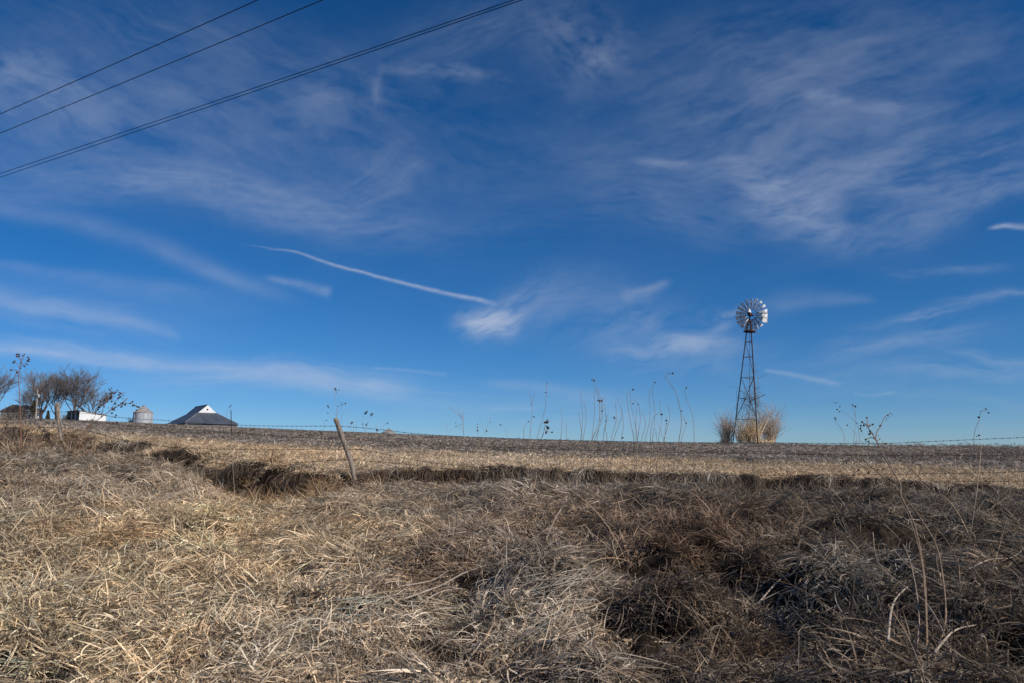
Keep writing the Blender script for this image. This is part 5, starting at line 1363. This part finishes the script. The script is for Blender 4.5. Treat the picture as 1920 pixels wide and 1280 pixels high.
def grain_bin(px, Y, rad, wall_h, roof_h, label, top_py, stuff_on_top=False):
    x, y, z = base_at(px, Y); zt = T3(px, top_py, Y).z
    root = empty('grain_bin', (x, y, z), label, 'grain bin', 'grain bins of the farm')
    h = zt - z; we = h - roof_h
    b = MB(); prof = []
    k = int(we / .22)
    for i in range(k + 1):
        prof += [(rad, we * i / k), (rad + .035, we * (i + .5) / k)]
    b.lathe(prof[:-1], 40); b.build('wall', M['binwall'], root)
    b = MB(); b.lathe([(rad + .12, we - .08), (rad + .12, we), (rad * .55, we + roof_h * .47), (.38, h - .15)], 40); rf = b.build('roof', M['binroof'], root)
    for i in range(20):
        a = 2 * math.pi * i / 20; ca, sa = math.cos(a), math.sin(a)
        b = MB(); b.tube([((rad + .12) * ca, (rad + .12) * sa, we + .03), (rad * .55 * ca, rad * .55 * sa, we + roof_h * .47 + .04), (.38 * ca, .38 * sa, h - .12)], .035, 4); b.build('roof_rib', M['binroof'], rf)
    b = MB(); b.lathe([(.45, h - .2), (.45, h + .05), (.2, h + .22)], 12); b.build('cap', M['greywood'], root)
    for i in range(8):
        a = 2 * math.pi * i / 8 + .2
        b = MB(); b.tube([(rad * 1.02 * math.cos(a), rad * 1.02 * math.sin(a), 0), (rad * 1.02 * math.cos(a), rad * 1.02 * math.sin(a), we)], .05, 4); b.build('stiffener', M['binwall'], root)
    return root
grain_bin(267.5, 235, 2.65, 2.4, 2.0, 'round galvanised grain bin with rust-streaked conical roof beside the white shed', 760)
grain_bin(729, 420, 3.6, 3.0, 2.1, 'distant grain bin of which only the roof shows above the field', 802.5)
def hip_house(name, label, px, Y, w, dpt, py_eave, py_top, wall_m, roof_m, rz, cat, windows=0):
    x, y, z = base_at(px, Y)
    root = empty(name, (x, y, z), label, cat, rz=rz)
    he = T3(px, py_eave, Y).z - z; ht = T3(px, py_top, Y).z - z
    b = MB(); b.box((0, 0, he / 2), (w, dpt, he)); wl = b.build('wall', M[wall_m], root)
    b = MB(); e = .35; r_ = max(w - dpt, w * .25) / 2
    c = [Vector((-w / 2 - e, -dpt / 2 - e, he)), Vector((w / 2 + e, -dpt / 2 - e, he)), Vector((w / 2 + e, dpt / 2 + e, he)), Vector((-w / 2 - e, dpt / 2 + e, he))]
    t0, t1 = Vector((-r_, 0, ht)), Vector((r_, 0, ht)); n0 = len(b.v)
    b.v += [tuple(p) for p in c] + [tuple(t0), tuple(t1)]
    b.f += [(0, 1, 5, 4), (1, 2, 5), (2, 3, 4, 5), (3, 0, 4), (3, 2, 1, 0)]; b.mi += [0] * 5
    b.build('roof', M[roof_m], root)
    for i in range(windows):
        xx = -w / 2 + w * (i + .5) / windows
        b = MB(); b.box((xx, -dpt / 2 - .03, he - 1.3), (.9, .06, 1.2)); b.build('window', M['dark'], root)
    return root
hip_house('house', 'white farmhouse with a dark roof half hidden behind trees', 44, 262, 7.0, 7.0, 767, 758, 'white', 'brownroof', R(-25), 'house', 3)
hip_house('outbuilding', 'dark-roofed low outbuilding left of the white farmhouse', 25, 256, 6.0, 5.0, 771, 757.5, 'greywood', 'brownroof', R(10), 'outbuilding')
hip_house('outbuilding', 'low grey outbuilding with a rusty red roof left of the white shed', 153, 250, 4.0, 3.4, 775, 768, 'greywood', 'redbrown', R(-20), 'outbuilding')
def upole():
    Y = 205; x, y, z = base_at(66.5, Y); zt = T3(71, 729, Y)
    root = empty('utility_pole', (x, y, z), 'pale utility pole with a small transformer in front of the bare trees', 'utility pole')
    b = MB(); b.tube([(0, 0, -.3), (zt.x - x, 0, zt.z - z)], [.17, .12], 8); b.build('shaft', M['pole'], root)
    q = T3(73, 741, Y); b = MB(); b.tube([(q.x - x, -.1, q.z - z - .4), (q.x - x, -.1, q.z - z + .4)], .24, 10); b.build('transformer', M['binwall'], root)
upole()

# bare trees
def tree_mesh(seed, h, spread, low=.16):
    r_ = random.Random(seed); tb, cbm = MB(), MB()
    tr = h * .021
    def grow(b, p, d, L, r, lv, mx):
        seg = 4 if lv < 3 else 3; pts = [p]; q = p; dd = d
        for i in range(seg):
            dd = (dd + Vector((r_.gauss(0, .12), r_.gauss(0, .12), .02 + r_.gauss(0, .05)))).normalized(); q = q + dd * (L / seg); pts.append(q)
        b.tube(pts, [r * (1 - .45 * i / seg) for i in range(seg + 1)], 5 if lv < 2 else 3, cap=False)
        if lv >= mx: return
        n = r_.randint(3, 4) if lv < 4 else 3
        for k in range(n):
            i = seg if k == 0 else r_.randint(max(1, seg - 2), seg)
            a = r_.uniform(0, 2 * math.pi); sp = r_.uniform(.3, .8)
            side = Vector((math.cos(a), math.sin(a), 0)); nd = (dd + side * sp + Vector((0, 0, .05))).normalized()
            grow(b, pts[i], nd, L * r_.uniform(.60, .82), r * (.57 if k else .70), lv + 1, mx)
    th = h * low
    tb.tube([(0, 0, -.5), (.05, 0, th * .5), (0, .05, th)], [tr * 1.35, tr * 1.05, tr], 8)
    for k in range(7):
        a = 2 * math.pi * k / 7 * 2 + r_.uniform(-.4, .4); sp = (.25, .9, .5, 1.15, .35, .8, .6)[k] * spread
        d = Vector((math.cos(a) * sp, math.sin(a) * sp, 1)).normalized()
        grow(cbm, Vector((0, 0, th * r_.uniform(.75, 1.02))), d, h * .27 * r_.uniform(.85, 1.1), tr * .5, 1, 6)
    t_ = tb.build('trunk', M['bark']); c_ = cbm.build('crown', M['twig']); me = (t_.data, c_.data)
    bpy.data.objects.remove(t_); bpy.data.objects.remove(c_); return me
TM = [tree_mesh(3, 17, .95), tree_mesh(8, 17, .9, .12), tree_mesh(21, 17, 1.0)]
for (px, Y, top, mi, rz, wx, lab) in [
    (-22, 240, 690, 0, 1.0, 1.1, 'bare tree reaching in at the left edge of the picture'),
    (76, 250, 684, 1, 0.3, 1.0, 'broad bare tree behind the utility pole'),
    (104, 262, 697, 2, 2.2, .8, 'bare tree with slanting stems behind the straight fence post'),
    (138, 248, 690, 0, 4.0, 1.05, 'large bare tree with a forked trunk, right of the straight fence post'),
    (168, 258, 712, 1, 5.1, .95, 'smaller bare tree directly behind the left end of the white shed'),
    (50, 275, 728, 2, 3.3, 1.0, 'low bare tree behind the farmhouse')]:
    x, y, z = base_at(px, Y); h = T3(px, top, Y).z - z; s = h / 15.3
    root = empty('bare_tree', (x, y, z), lab, 'tree', 'bare trees round the farm', rz)
    for nm, me in zip(('trunk', 'crown'), TM[mi]):
        o = bpy.data.objects.new(nm, me); o.parent = root; o.scale = (s * wx, s * wx, s); COL.objects.link(o)
def cedar(px, Y, top, w, lab):
    x, y, z = base_at(px, Y); h = T3(px, top, Y).z - z; root = empty('evergreen', (x, y, z), lab, 'tree')
    b = MB(); b.tube([(0, 0, -.3), (0, 0, h * .9)], [.14, .04], 6); b.build('trunk', M['bark'], root)
    b = MB()
    for _ in range(1500):
        t = rnd.random() ** .8; r = w * (1 - t) ** .7 * math.sqrt(rnd.random()); a = rnd.uniform(0, 6.28)
        c = Vector((r * math.cos(a), r * math.sin(a), .2 + h * t * .97)); e = Vector((rnd.gauss(0, 1), rnd.gauss(0, 1), rnd.gauss(0, .8))).normalized() * rnd.uniform(.1, .3); f = e.orthogonal().normalized() * .09
        b.quad(c - f, c + f, c + e + f * .5, c + e - f * .5)
    b.build('crown', M['needles'], root)
cedar(61, 238, 748, 1.6, 'dark brown evergreen between the farmhouse and the utility pole')
cedar(89, 236, 770, 0.8, 'small dark evergreen at the foot of the bare trees')
shrub('shrub', 34, 782, 245, 32, 50, 40, 'leafless hedge brush in front of the farmhouse', 'twig', r0=.06)
shrub('shrub', 122, 786, 244, 22, 40, 40, 'leafless brush between the trunks left of the rusty-roofed outbuilding', 'twig', r0=.06)
shrub('shrub', 246, 789, 238, 20, 14, 24, 'brush between the white shed and the grain bin', 'twig', r0=.05)
shrub('shrub', 172, 787, 236, 14, 22, 24, 'dark brush at the left end of the white shed', 'twig', r0=.06)
shrub('shrub', 971, 819, 80, 8, 12, 14, 'tiny dark bush on the skyline left of the weed row', 'twig', r0=.012)
# bird
def bird():
    c = T3(1567, 754.5, 42); b = MB()
    for s_ in (-1, 1):
        b.prism([(0, -.03, .0), (0, .05, 0), (s_ * .07, .045, .022), (s_ * .135, .0, .012), (s_ * .07, -.03, .02)], (0, 0, .006))
    root = b.build('bird', M['bird']); root.location = c
    tag(root, 'small bird gliding in the sky right of the windmill', 'bird')
    b = MB(); b.ball((0, 0, 0), .022, 1, squash=(1, 2.6, 1)); b.build('body', M['bird'], root)
bird()
